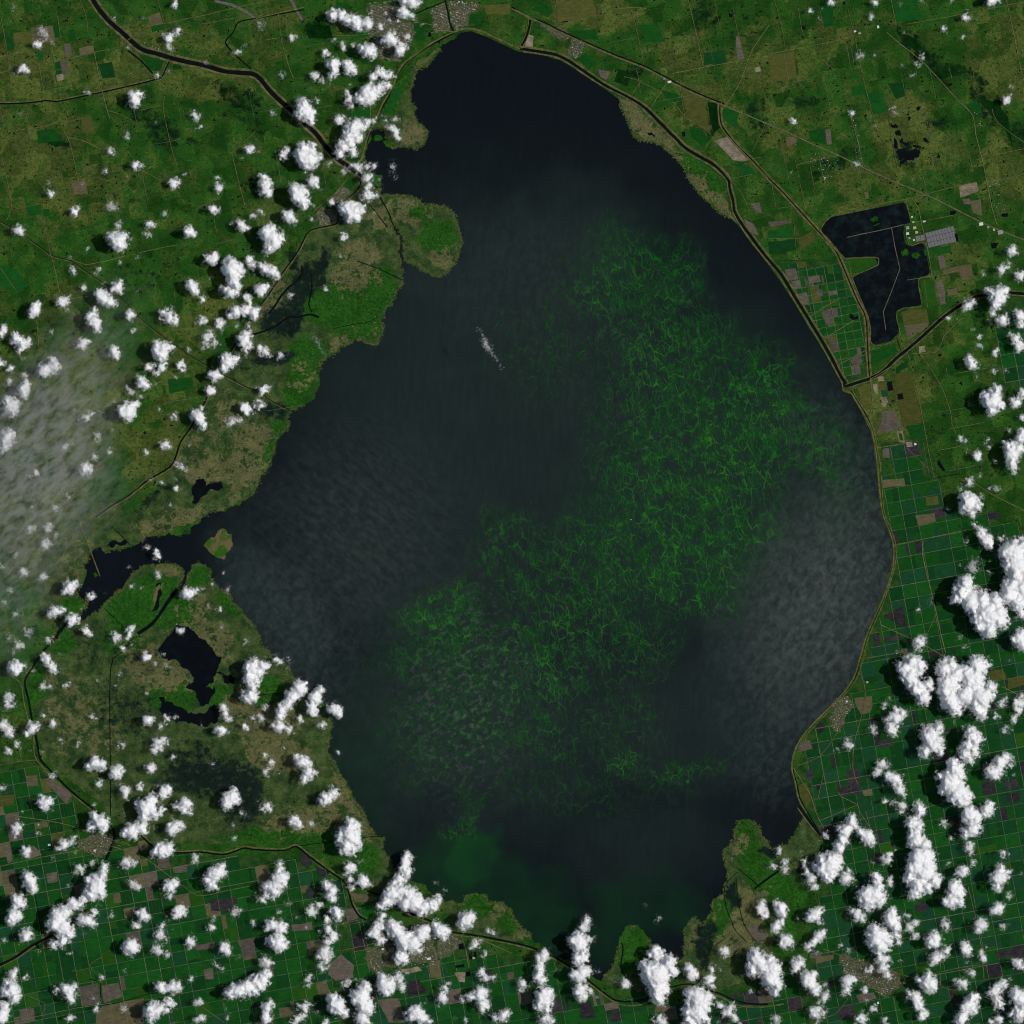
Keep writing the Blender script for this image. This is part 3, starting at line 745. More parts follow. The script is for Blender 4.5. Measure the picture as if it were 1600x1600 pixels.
canals = [  # tile, line, width, bank width (0 none), bank side (0 both, 1 right of travel, -1 left)
    ((0, 0), "570,-20 620,60 690,140 760,200 830,265 890,310 980,335 1060,360 1160,385 1280,410 1400,445 1500,455 1600,470 1680,560 1750,630 1820,690 1900,770 1970,830 2030,910 2100,985 2160,1030 2220,1070 2275,1098", 7, 3.6, 0),
    ((0, 0), "-40,645 60,648 200,640 290,628 350,635 480,610 640,575 800,540 960,500 1010,480 1040,420 1062,372", 2.2, 2, 1),
    ((0, 0), "800,315 870,370 920,420 960,465", 2.2, 0, 0),
    ((0, 0), "-40,1365 120,1450 250,1545 330,1600 440,1630 500,1670 600,1740 700,1810 800,1910 900,2010 1000,2090 1100,2160 1200,2230 1300,2290 1400,2345 1500,2400 1600,2445 1740,2530 1830,2575", 1.3, 1.4, -1),
    ((0, 0), "1900,60 1600,115 1490,140 1460,200 1410,260 1440,310 1500,370 1570,430", 2, 0, 0),
    ((1, 0), "1180,-10 1200,80 1210,140 1240,205", 2.2, 0, 0),
    ((1, 0), "1000,85 1080,50 1180,10", 1.6, 0, 0),
    ((1, 0), "1240,205 1100,278 990,350 915,415 870,500 830,600 770,705 725,800 690,900", 2.4, 0, 0),
    ((2, 0), "0,45 60,80 115,110 200,140 300,190 400,235 500,280 650,345 820,410 930,465 1050,530 1200,600 1330,650", 2.2, 2, -1),
    ((2, 0), "115,110 105,180 80,250 50,300", 3.2, 1.5, 0),
    ((2, 0), "50,305 130,315 250,335 330,365 400,410 480,465 560,520 650,570 740,615 820,665 870,710 950,790 1020,860 1080,920 1160,970 1250,1020 1310,1070 1350,1120 1360,1180 1380,1250 1390,1320 1430,1390 1480,1460 1540,1540 1610,1630 1680,1710 1760,1840 1840,1970 1920,2100 2000,2240 2050,2340 2090,2400", 4.0, 3, 1),
    ((3, 1), "490,815 560,790 640,765 720,720 800,640 900,560 1000,470 1100,380 1200,310 1300,255 1400,240 1500,230 1640,240", 4.5, 2, 0),
    ((3, 1), "470,795 500,812", 7, 0, 0),
    ((2, 0), "1300,640 1300,720 1320,800 1420,920 1500,1000 1600,1110 1700,1210 1800,1320 1900,1430 2000,1540 2040,1600 2100,1740 2160,1880 2210,1980 2220,2100 2225,2220 2235,2360", 1.6, 3, 0),
    ((3, 1), "520,840 560,900 620,1010 650,1090 670,1200 685,1300 700,1500 720,1630 760,1715 785,1790 790,1880 775,1970 740,2080 700,2190 650,2300 610,2400 575,2530 550,2620 500,2700 410,2800 300,2910 215,3000 165,3100 155,3200 180,3290 200,3390 250,3480 320,3600", 1.6, 0, 0),
    ((3, 1), "500,840 545,905 605,1010 638,1090 658,1200 675,1300 690,1500 708,1630 748,1715 773,1790 780,1880 765,1970 730,2080", 0.1, 0, 0),
    ((0, 1), "1640,310 1530,460 1440,600 1340,750 1290,890 1270,930 1200,1060 1130,1160 1100,1250 1060,1320 960,1380 900,1420 800,1500 700,1560 600,1630", 2.4, 2, 1),
    ((1, 0), "660,1110 640,1180 545,1265 520,1330 500,1400 340,1440 280,1540 230,1620 170,1700 100,1810 20,1920", 1.8, 2, 1),
    ((0, 2), "340,800 270,870 200,980 155,1060 180,1180 200,1300 230,1430 250,1540 300,1600 360,1660 450,1750 585,1855", 3.0, 0, 0),
    ((0, 2), "700,90 760,150 820,215", 1.2, 0, 0),
    ((0, 2), "840,780 760,880 690,985 690,1600 690,1900", 1.3, 0, 0),
    ((0, 2), "650,600 780,725", 1.2, 0, 0),
    ((0, 2), "1110,480 1050,560 960,690 860,760", 5, 0, 0),
    ((0, 3), "-40,1250 100,1180 200,1110 330,1045", 4, 2, -1),
    ((0, 3), "580,255 700,370 712,440 690,510 660,575", 4, 0, 0),
    ((0, 3), "880,420 960,490 1090,530 1250,525 1390,540 1470,520 1530,500 1600,510 1780,515 1850,490 1930,550 2050,640 2150,710 2180,780 2200,850 2240,920 2290,950", 2.6, 2.4, 1),
    ((0, 3), "2150,690 2280,760 2380,800 2500,880 2700,960 2810,1020 2930,1040 3050,1060 3200,1090 3320,1120 3440,1170 3530,1220 3680,1330 3780,1410 3860,1455 4000,1455 4100,1415 4200,1370 4310,1350 4400,1380 4500,1410 4600,1455 4700,1475 4800,1475", 2.6, 0, 0),
    ((0, 3), "1850,490 2030,465 2200,440 2400,425", 1.2, 0, 0),
    ((0, 3), "560,1320 630,1350 645,1480 900,1420 1100,1370", 1.0, 0, 0),
    ((0, 3), "220,790 262,1050", 1.0, 0, 0),
    ((2, 3), "1400,620 1500,700 1555,745", 1.2, 0, 0),
    ((2, 3), "1410,650 1330,740 1340,870 1370,950 1400,1020 1470,1090", 1.2, 0, 0),
    ((2, 3), "1400,680 1410,800 1440,950 1480,1030 1530,1090", 1.1, 0, 0),
    ((2, 3), "1515,755 1600,690 1700,620", 3.0, 0, 0),
    ((2, 3), "685,1090 695,1140 680,1230 690,1290", 1.8, 0, 0),
    ((3, 3), "195,240 250,320 330,420", 4.5, 2, -1),
    ((3, 1), "1040,1390 1200,1360", 1.0, 0, 0),
    ((3, 1), "805,510 830,590", 1.2, 0, 0),
    ((1, 1), "630,30 740,70 820,105 915,150", 1.2, 0, 0),
    ((1, 1), "480,455 550,440 620,425 700,415 760,380", 0.9, 0, 0),
    ((1, 0), "770,1225 830,1330 850,1390 890,1470", 1.6, 0, 0),
    ((1, 0), "705,1275 760,1340 820,1420", 1.4, 0, 0),
    ((1, 2), "0,1148 120,1135 180,1140", 1.4, 0, 0),
    ((1, 1), "285,60 290,110 260,150 200,200 150,260 120,310 80,360", 3.0, 0, 0),
    ((1, 1), "395,385 340,365 270,380 200,385 120,440 20,480 -60,500", 3.2, 0, 0),
    ((1, 1), "340,90 350,200 330,300 350,350", 2.0, 0, 0),
]
for (c, r), s, w, bw, side in canals:
    if w < 0.5:
        continue
    pts = T(c, r, s)
    o = structure(loft("canal", pts, flat(w, 0.34), M_CANAL, jit=0.16))
    if bw:
        for sd in (-1, 1):
            if side in (0, sd):
                structure(loft("levee", pts, bank(bw, 0.30, 0.35), M_BANK if w > 6 else M_LEVEE, jit=0.25, off=sd * (w / 2 + bw / 2)))

levees = [
    ((1, 0), "640,1010 655,1000 670,950 690,880 712,820 752,740 790,650 850,550 880,470 920,400 1000,338 1100,268 1230,203 1310,178 1400,193 1500,238 1600,285 1650,305", 3.0),
    ((2, 0), "70,322 200,342 300,368 400,430 500,497 600,557 690,600 800,665 850,720 930,800 1000,870 1060,930 1150,985 1240,1035 1300,1085 1340,1130 1350,1190 1370,1260 1380,1330 1420,1400 1470,1475 1530,1555 1600,1640 1665,1722 1745,1850 1825,1982 1905,2112 1985,2250 2050,2370 2065,2400 2070,2440 2120,2460 2150,2510 2215,2615 2248,2690 2268,2790 2282,2900 2300,3100 2318,3215 2355,3310 2382,3395 2386,3480 2375,3570 2340,3680 2296,3790 2246,3900 2206,4000 2170,4130 2142,4220 2094,4302 2004,4402 1894,4512 1812,4604 1764,4700 1748,4800 1770,4890 1790,4990 1840,5080", 2.6),
    ((3, 1), "520,830 565,905 630,1010 660,1090 682,1200 700,1300 715,1500 728,1610 768,1710 795,1790 800,1880 785,1970 750,2080 712,2190 662,2300 622,2400 588,2530 562,2622 510,2705 420,2805 310,2915 225,3005", 1.6),
    ((0, 2), "490,40 560,230 625,402", 1.8),
    ((0, 2), "480,95 430,200 370,300 310,340", 2.2),
    ((0, 2), "-20,985 120,1060 150,1200 180,1310 210,1400 215,1520 270,1600 330,1660 420,1740 560,1855", 2.0),
    ((0, 3), "2380,815 2500,895 2700,975 2810,1035 2930,1055 3050,1075 3200,1103 3320,1135 3440,1185 3530,1235 3680,1345 3790,1430 3880,1480 4000,1480 4100,1440 4200,1395 4310,1370 4400,1400 4500,1430 4600,1480 4700,1495 4800,1490 4900,1475", 2.2),
    ((3, 0), "1010,1215 900,1238 500,1312 385,1360 335,1420 330,1450 400,1540 490,1625", 1.8),
    ((3, 0), "850,1262 870,1290 895,1390", 1.8),
    ((3, 0), "860,1400 880,1530 960,1515 990,1540 1020,1700 1000,1725 940,1750 960,1890 945,1915 805,1945 825,2090 770,2140 670,2162 640,2130 640,2050 620,1965", 1.6),
    ((3, 0), "620,1965 530,1750 535,1725 670,1665 690,1640 670,1608 480,1616", 1.6),
]
for (c, r), s, w in levees:
    structure(loft("levee", T(c, r, s), bank(w, 0.30, 0.4), M_LEVEE, jit=0.2))
for s in ("1323,371 1345,366 1370,361 1392,356 1412,351", "1393,356 1398,385 1406,420 1393,455 1380,487 1384,516"):
    structure(loft("dike", P(s), bank(1.3, 0.25, 0.35), M_DIKE, n=1))

roads = [  # tile, line, width, material
    ((0, 0), "0,455 120,425 330,390 500,350 620,320 740,295 800,250 870,200 940,150 1050,145 1150,120 1300,90 1480,45 1660,10", 1.3, 0),
    ((0, 0), "-30,360 45,345", .9, 0), ((0, 0), "5,100 40,300 62,440", .9, 0), ((0, 0), "360,100 378,240", .9, 0), ((0, 0), "240,400 270,550", .9, 0), ((0, 0), "330,330 350,470 378,620", .9, 0),
    ((0, 0), "590,330 640,580 685,740", 1, 0), ((0, 0), "985,0 1030,150", .9, 0), ((0, 0), "1030,600 1020,680 1050,830 1075,940 1105,1030", .9, 0), ((0, 0), "880,690 950,670 1020,655", .9, 0),
    ((0, 0), "100,815 300,785 380,740", .9, 0), ((0, 0), "400,820 440,900 480,1090 510,1220", .9, 0), ((0, 0), "430,860 520,880 630,930", .9, 0), ((0, 0), "10,980 60,1200 70,1300 40,1380", 1, 0), ((0, 0), "70,1310 180,1290 250,1270", .8, 0),
    ((0, 0), "265,1330 310,1560 330,1640", 1, 0), ((0, 0), "1450,960 1490,1130 1530,1280", .9, 0), ((0, 0), "1440,960 1600,820", 1, 0), ((0, 0), "870,1580 1000,1550 1110,1530", .9, 0), ((0, 0), "1210,1390 1230,1310 1350,1240", .8, 0),
    ((0, 0), "860,1055 940,1090 1010,1135", .8, 0), ((0, 0), "670,690 740,710 820,750", .8, 0), ((0, 0), "500,0 540,110 550,210", .7, 0), ((0, 0), "70,1110 200,1090 330,1060", .7, 0),
    ((1, 0), "0,115 150,80 300,45", .9, 0), ((1, 0), "140,90 160,250 200,400 235,490", 1, 0), ((1, 0), "60,250 150,235", .7, 0), ((1, 0), "480,220 640,220 800,200", .8, 0), ((1, 0), "900,150 1000,140 1100,155", .8, 0),
    ((1, 0), "1060,215 1160,190 1240,200", .9, 0), ((1, 0), "580,1110 480,1220 360,1320", 1.1, 0), ((1, 0), "715,660 715,740", .8, 0),
    ((2, 0), "20,62 130,118 300,200 500,292 650,357 820,422 930,478 1050,545 1200,612 1330,662 1450,712 1600,775 1750,840 1900,910 2050,975 2200,1050 2400,1140 2600,1222 2800,1322 3000,1420 3230,1510", 2.0, 1),
    ((2, 0), "740,50 770,150 795,260 820,390", 1, 0), ((2, 0), "1100,0 1140,160 1170,300 1195,420", .9, 0), ((2, 0), "1385,60 1395,130 1420,230", .8, 0), ((2, 0), "1610,155 1500,310 1450,450 1400,560 1310,690", 1.1, 0),
    ((2, 0), "1000,460 1200,420 1400,385 1600,350", .9, 0), ((2, 0), "1050,520 1060,620 1080,720", .9, 0), ((2, 0), "865,675 920,590 965,520", .9, 0), ((2, 0), "750,590 810,500", .9, 0), ((2, 0), "270,150 260,100 280,0", .9, 0),
    ((2, 0), "280,150 535,98 510,0", .9, 0), ((2, 0), "590,510 640,430", .8, 0), ((2, 0), "1020,650 1090,740 1180,790 1240,840", .9, 0), ((2, 0), "1370,1115 1500,1090", .8, 0), ((2, 0), "1100,910 1200,970 1290,1040 1360,1120 1430,1200 1470,1290", 1, 0),
    ((2, 0), "1190,950 1230,890", .8, 0), ((2, 0), "640,60 760,45 860,60", .8, 0), ((2, 0), "1420,920 1490,1000 1600,1110", .6, 0), ((2, 0), "1500,950 1580,780", .8, 0), ((2, 0), "700,480 780,500 920,570", .8, 0),
    ((3, 0), "40,0 80,150 110,320", .9, 0), ((3, 0), "190,50 210,180 240,260", .8, 0), ((3, 0), "310,280 325,360 420,440", .8, 0), ((3, 0), "500,60 540,220 570,380 610,550 650,700 690,850", 1, 0), ((3, 0), "520,740 560,880 590,1020", 1, 0),
    ((3, 0), "770,0 800,150", .8, 0), ((3, 0), "740,200 820,270 900,330 1000,420 1100,530 1200,640 1280,720 1300,850 1340,1000 1370,1150 1400,1300 1430,1400", 1.2, 0), ((3, 0), "740,560 770,850 810,1050", .8, 0),
    ((3, 0), "1490,0 1530,180 1580,430 1610,540", 1, 0), ((3, 0), "0,340 200,300 400,260 540,220", .9, 0), ((3, 0), "870,150 1100,110 1300,70 1610,10", .9, 0), ((3, 0), "180,1030 300,1000 450,970", .9, 0), ((3, 0), "170,1000 200,1150 230,1300", .8, 0),
    ((3, 0), "900,1240 940,1300 960,1400 990,1520 1010,1620", 1.2, 0), ((3, 0), "1000,1210 1150,1170 1300,1140", .8, 0), ((3, 0), "900,1390 1060,1365 1180,1340", .9, 0), ((3, 0), "160,1390 180,1600", .8, 0), ((3, 0), "0,1490 190,1490", .7, 0),
    ((3, 0), "1540,1000 1600,1150", .7, 0), ((3, 0), "1300,1000 1450,960 1600,930", .8, 0), ((3, 0), "260,1020 290,1180", .7, 0), ((3, 0), "1130,420 1150,490", .7, 0), ((3, 0), "1400,680 1440,770 1600,890", .8, 0),
    ((3, 1), "870,600 920,780 960,980 1000,1200 1040,1390", 1, 0), ((3, 1), "950,610 1020,710 1090,830 1140,970 1150,1050 1175,1110", .9, 0), ((3, 1), "900,608 1050,600 1100,500 1200,400 1230,380", .9, 0),
    ((3, 1), "1200,1400 1290,1420 1400,1490 1600,1590 1700,1640", 1.1, 0), ((3, 1), "860,1190 940,1270 1030,1360", .8, 0), ((3, 1), "680,1200 800,1180 860,1170", 1.3, 0), ((3, 1), "640,760 660,1000", 1.2, 0), ((3, 1), "640,770 770,690 880,590 1000,490", .9, 0),
    ((3, 1), "270,375 350,320 450,265", 1.1, 0), ((3, 1), "345,520 540,400", .9, 0), ((3, 1), "440,680 610,590", .8, 0), ((3, 1), "1060,1215 1200,1190", .7, 0), ((3, 1), "120,155 240,130 250,250 270,350", .8, 0), ((3, 1), "650,930 720,935", 1, 0),
    ((3, 1), "870,150 1090,115 1210,80", .9, 0), ((3, 1), "975,150 1000,330", .7, 0),
    ((0, 1), "1170,1050 1080,1160 1000,1250 890,1400", .9, 0), ((0, 1), "155,985 340,1170 400,1290 440,1460", 1.3, 0), ((0, 1), "170,978 352,1162 412,1285 452,1450", 1.0, 0), ((0, 1), "330,20 375,240", 1, 0), ((0, 1), "430,270 560,250", 1, 0), ((0, 1), "420,0 540,55 780,0", .9, 0),
    ((0, 1), "100,1330 280,1295 500,1250", 1, 0), ((0, 1), "600,500 640,650", .9, 0), ((0, 1), "0,70 40,130 110,230", .8, 0), ((0, 1), "650,1700 800,1520 900,1400", .5, 0), ((0, 1), "960,970 1100,1110", .7, 0), ((0, 1), "230,400 245,600", .8, 0),
    ((3, 2), "790,210 960,172 1060,150 1300,100", 1.0, 0), ((3, 2), "970,180 965,260 1000,420 1050,620 1080,760 1110,880", 1.3, 0), ((3, 2), "705,705 800,750 900,795 1000,845 1120,915", 1.2, 0), ((3, 2), "1050,640 1000,750", .8, 0), ((3, 2), "610,915 750,890 850,870", 1.1, 0),
    ((3, 2), "560,1000 600,1060 605,1180 570,1330 540,1440 530,1600 560,1700", 1.1, 0), ((3, 2), "1460,1090 1600,1160", 1.2, 0), ((3, 2), "180,1585 320,1530 420,1400 450,1350", 1.0, 0),
    ((3, 3), "160,0 230,110 270,180 300,280 350,380", 1.2, 0), ((3, 3), "350,20 310,200", 1, 0), ((3, 3), "440,150 460,180 560,230 570,270 630,360", 1.0, 0), ((3, 3), "320,330 560,230", .9, 0), ((3, 3), "610,270 640,380 665,500 655,630", 1.2, 0),
    ((3, 3), "340,1130 450,1170 600,1220 760,1270 920,1315", 1.3, 0), ((3, 3), "330,1560 420,1540 500,1440", 1.0, 0), ((3, 3), "1080,1200 1080,1360 1180,1390", 1.0, 0), ((3, 3), "1250,740 1290,900 1330,1100 1350,1320", 1.2, 0), ((3, 3), "1080,1275 1210,1245 1330,1230", 1.0, 0),
    ((0, 3), "0,615 150,580 350,540 520,510 700,470", 1.2, 0), ((0, 3), "0,280 130,305 300,330 440,360 540,400", 1.1, 0), ((0, 3), "1140,730 1240,800 1400,770 1600,730", 1.1, 0), ((0, 3), "730,480 770,500 785,545", .9, 0), ((0, 3), "700,490 860,540 960,600 1140,740", .9, 0),
    ((0, 3), "0,1600 200,1560 480,1500 700,1470", .8, 0), ((0, 3), "130,1410 280,1470 260,1540", 1, 0), ((0, 3), "1260,1490 1400,1590", 1, 0), ((0, 3), "640,1180 560,1230 600,1280", .8, 0), ((0, 2), "0,1580 220,1550 280,1620", 1.1, 0), ((0, 2), "120,1480 135,1560", .9, 0),
    ((1, 3), "500,980 640,950", 1, 0), ((1, 3), "640,950 690,1160 710,1280", 1, 0), ((1, 3), "690,1180 760,1170 830,1240", .8, 0), ((1, 3), "1110,1110 1140,1240 1170,1360", 1.2, 0), ((1, 3), "540,1140 700,1105 860,1070", 1, 0), ((1, 3), "1210,1370 1300,1440 1440,1560", 1, 0),
    ((1, 3), "1280,1040 1310,1130 1330,1250", 1, 0), ((1, 3), "1340,1050 1450,1090 1600,1160", 1, 0),
]
for (c, r), s, w, k in roads:
    structure(loft("road", T(c, r, s), flat(w, 0.72), (M_ROAD, M_HIGH)[k], n=2))
structure(loft("airstrip", T(1, 0, "212,-10 290,128"), flat(4.2, 0.45), M_RUNWAY, n=1))
structure(loft("airstrip", T(0, 0, "1340,5 1450,30 1540,75 1600,120"), flat(4.2, 0.45), M_RUNWAY, n=1))

# minor tracks of the pastures, on the section grid
rr = random.Random(44)
for x0, y0, x1, y1, cnt in ((0, 0, 560, 420, 46), (840, 0, 1600, 330, 60), (1420, 540, 1560, 760, 8), (200, 420, 420, 760, 10)):
    for _ in range(cnt):
        x, y, L = rr.uniform(x0, x1), rr.uniform(y0, y1), rr.uniform(12, 60)
        ux, uy = rr.choice(((math.cos(.183), -math.sin(.183)), (math.sin(.183), math.cos(.183))))
        pts = [(x + ux * L * k / 3 + rr.uniform(-.6, .6), y + uy * L * k / 3 + rr.uniform(-.6, .6)) for k in range(4)]
        if any(in1(LAKE, *p) or in1(RESERVOIR, *p) for p in pts):
            continue
        structure(loft("pasture_track", pts, flat(rr.uniform(.45, .8), 0.28), M_TRACK, n=1))

# ================================================================== farmland: fields and tracks laid out on the section grid
def crop(name, a, b, per=0.18, stripe=0.5):
    g = NG(name)
    co = g.co()
    rows = g.noise(g.mapping(co, scale=(0.12, 1, 1), rot=(0, 0, math.radians(-10.5))), 1 / 1.3, 2, 0.5)
    nz = g.math('MULTIPLY_ADD', rows, stripe, g.math('MULTIPLY', g.noise(co, 1 / 9, 5, 0.6), 1 - stripe))
    c = g.mix(g.ss(nz, 0.36, 0.64), a, b)
    k = g.n("ShaderNodeMapRange"); g.link(g.rnd(), k.inputs[0])
    k.inputs[3].default_value = 1 - per; k.inputs[4].default_value = 1 + per
    cc = g.n("ShaderNodeCombineColor")
    for i in range(3):
        g.link(k.outputs[0], cc.inputs[i])
    g.diffuse(g.mix(1.0, c, cc.outputs[0], 'MULTIPLY'))
    return g.m
CROP = {
    "g": crop("cane_green", lin(17, 63, 22), lin(25, 74, 26), 0.14),
    "d": crop("cane_dark_green", lin(15, 54, 24), lin(21, 63, 28), 0.14),
    "b": crop("cane_blue_green", lin(20, 59, 35), lin(27, 67, 40), 0.14),
    "l": crop("young_cane", lin(28, 68, 18), lin(38, 76, 24), 0.12),
    "o": crop("dry_olive_field", lin(58, 68, 28), lin(78, 78, 40), 0.15),
    "t": crop("tan_field", lin(76, 74, 50), lin(94, 88, 66), 0.15),
    "m": crop("bare_grey_soil", lin(70, 66, 58), lin(92, 84, 76), 0.2),
    "k": crop("black_muck_soil", lin(34, 34, 38), lin(54, 50, 52), 0.25),
    "p": crop("pale_bare_ground", lin(98, 92, 74), lin(136, 124, 108), 0.15, 0.3),
    "f": crop("dense_wood", lin(8, 34, 10), lin(14, 46, 14), 0.2, 0.1),
}
TH = math.radians(10.5)
UX, UY = math.cos(TH), -math.sin(TH)
VX, VY = math.sin(TH), math.cos(TH)
CELL = 21.7
TOWNS = {
    "north": [T(1, 0, "1090,60 1180,15 1200,110 1215,200 1120,205 1100,140"), T(1, 0, "1200,10 1240,0 1400,20 1380,60 1320,90 1320,160 1240,190 1215,130"), T(1, 0, "690,20 870,0 880,120 1000,200 960,300 900,390 780,380 760,300 700,210")],
    "northwest": [T(1, 0, "470,1230 540,1160 590,1200 530,1265 500,1270"), T(1, 0, "375,1330 470,1300 505,1390 400,1415")],
    "southwest": [T(0, 3, "490,450 580,420 700,410 720,450 690,500 640,560 520,520 480,490")],
    "south": [T(1, 3, "690,1120 900,1070 1110,1060 1120,1240 900,1230 830,1240 760,1290 700,1250"), T(1, 3, "1130,1080 1230,1040 1290,1090 1230,1150 1140,1190")],
    "southeast": [T(3, 3, "470,1160 600,1200 780,1260 850,1330 820,1380 700,1420 600,1340 480,1290 440,1210")],
    "east": [T(3, 2, "400,1200 500,1150 540,1210 480,1290 450,1380 400,1350 380,1290"), T(3, 2, "790,870 870,855 880,895 800,890")],
    "pasture": [T(3, 0, "510,730 550,730 600,1000 560,1010"), T(3, 0, "1280,690 1340,730 1350,800 1300,790"), T(3, 0, "1375,1130 1450,1120 1490,1330 1420,1340"), T(3, 0, "260,950 440,960 460,1080 330,1140 270,1060"), T(0, 0, "880,250 1000,270 1040,330 930,310")],
    "northshore": [T(2, 0, "370,235 460,260 440,320 400,370 340,350 360,290"), T(2, 0, "170,150 260,180 370,230 340,250 230,200")],
}
town_polys = [p for v in TOWNS.values() for p in v]
MIXES = {"east": "ggggggggggggggggggdddddddddddddbbbbbbbbbbbbblk", "mid": "ggggggggdddllmmo", "south": "ggggggggggddddddbbbbmk", "southwest": "ggggggggggggggddddddbbbllmt", "northeast": "ggddbb"}
ANCHOR = {"east": (1440, 843), "mid": (1262, 503), "south": (775, 1490), "southwest": (75, 1282), "northeast": (1440, 843)}
M_FARM = plain("field_margin", lin(18, 56, 20), lin(46, 72, 32), 12)

def quad_field(quad, key, z, parent, name="field"):
    return new_obj(name, [wx(p, z) for p in quad], [(3, 2, 1, 0)], CROP[key], parent)

for region, poly in FARMS.items():
    rr = random.Random(hash(region) % 1 + len(region) * 13)
    base = structure(sheet("farmland", poly, 0.06 + zlift() * 0.05, M_FARM))
    ax, ay = ANCHOR[region]
    cell = CELL * (0.62 if region == "mid" else 1.0)
    made, cells = [], set()
    for i in range(-90, 91):
        for j in range(-90, 91):
            cx = ax + (i + .5) * cell * UX + (j + .5) * cell * VX
            cy = ay + (i + .5) * cell * UY + (j + .5) * cell * VY
            if not (-40 < cx < 1640 and -40 < cy < 1640) or not in1(poly, cx, cy):
                continue
            corner = lambda s, t: (ax + (i + s) * cell * UX + (j + t) * cell * VX, ay + (i + s) * cell * UY + (j + t) * cell * VY)
            if region in ('east', 'mid') and cx < 1425 and any(in1(LAKE, *corner(s, t)) for s, t in ((0, 0), (1, 0), (1, 1), (0, 1))):
                continue
            if sum(in1(poly, *corner(s, t)) for s, t in ((0, 0), (1, 0), (1, 1), (0, 1))) < 3:
                continue
            if any(in1(tp, cx, cy) for tp in town_polys):
                continue
            cells.add((i, j))
            q = rr.random()
            mixs = MIXES[region]
            if region == "southwest" and cy < 1330 and cx > 60: mixs = "gggdlo"
            fld = float(fbm(np.array([cx / 46]), np.array([cy / 46]), 2, 5)[0])
            main = mixs[int(min(.999, max(0, (fld - .25) * 2)) * len(mixs))] if rr.random() < .6 and rr.random() < .9 else rr.choice(mixs)
            if q < 0.42:
                parts = [(0, 0, 1, 1)]
            elif q < 0.62:
                k = rr.choice((.5, .5, .33, .66)); parts = [(0, 0, k, 1), (k, 0, 1, 1)]
            elif q < 0.82:
                k = rr.choice((.5, .5, .25, .75)); parts = [(0, 0, 1, k), (0, k, 1, 1)]
            elif q < 0.92:
                parts = [(0, 0, .5, .5), (.5, 0, 1, .5), (0, .5, .5, 1), (.5, .5, 1, 1)]
            else:
                parts = [(k / 4, 0, (k + 1) / 4, 1) for k in range(4)]
            ins = 0.35 / cell
            for a, b, c2, d2 in parts:
                key = main if rr.random() < 0.62 else rr.choice(mixs)
                quad = [corner(a + ins, b + ins), corner(c2 - ins, b + ins), corner(c2 - ins, d2 - ins), corner(a + ins, d2 - ins)]
                made.append(((c2 - a) * (d2 - b), quad, key))
    made.sort(key=lambda t: -t[0])
    for k, (_a, quad, key) in enumerate(made[:290]):
        quad_field(quad, key, 0.12, base)
    rest = {}
    for _a, quad, key in made[290:]:
        rest.setdefault(key, []).append(quad)
    if rest:
        V, F, MI, mats = [], [], [], list(rest)
        for mi, key in enumerate(mats):
            for quad in rest[key]:
                b0 = len(V); V += [wx(p, 0.12) for p in quad]; F.append((b0 + 3, b0 + 2, b0 + 1, b0)); MI.append(mi)
        o = new_obj("small_fields", V, F, CROP[mats[0]], base)
        for key in mats[1:]:
            o.data.materials.append(CROP[key])
        o.data.polygons.foreach_set("material_index", MI)
        o["kind"] = "stuff"
    # tracks on the grid lines, each run its own strip
    for axis in (0, 1):
        for i in range(-90, 91):
            run = []
            for j in range(-91, 92):
                a = (i, j) if axis == 0 else (j, i)
                b = (i - 1, j) if axis == 0 else (j, i - 1)
                if (a in cells or b in cells) and j < 91:
                    run.append(j)
                elif run:
                    j0, j1 = run[0], run[-1] + 1
                    run = []
                    if rr.random() < 0.12:
                        continue
                    pt = (lambda t: (ax + i * cell * UX + t * cell * VX, ay + i * cell * UY + t * cell * VY)) if axis == 0 else (lambda t: (ax + t * cell * UX + i * cell * VX, ay + t * cell * UY + i * cell * VY))
                    w = rr.choice((0.5, 0.6, 0.65, 0.7, 1.0))
                    loft("farm_track", [pt(j0 + (j1 - j0) * k / 3) for k in range(4)], flat(w, 0.17), M_TRACK, base, n=1)

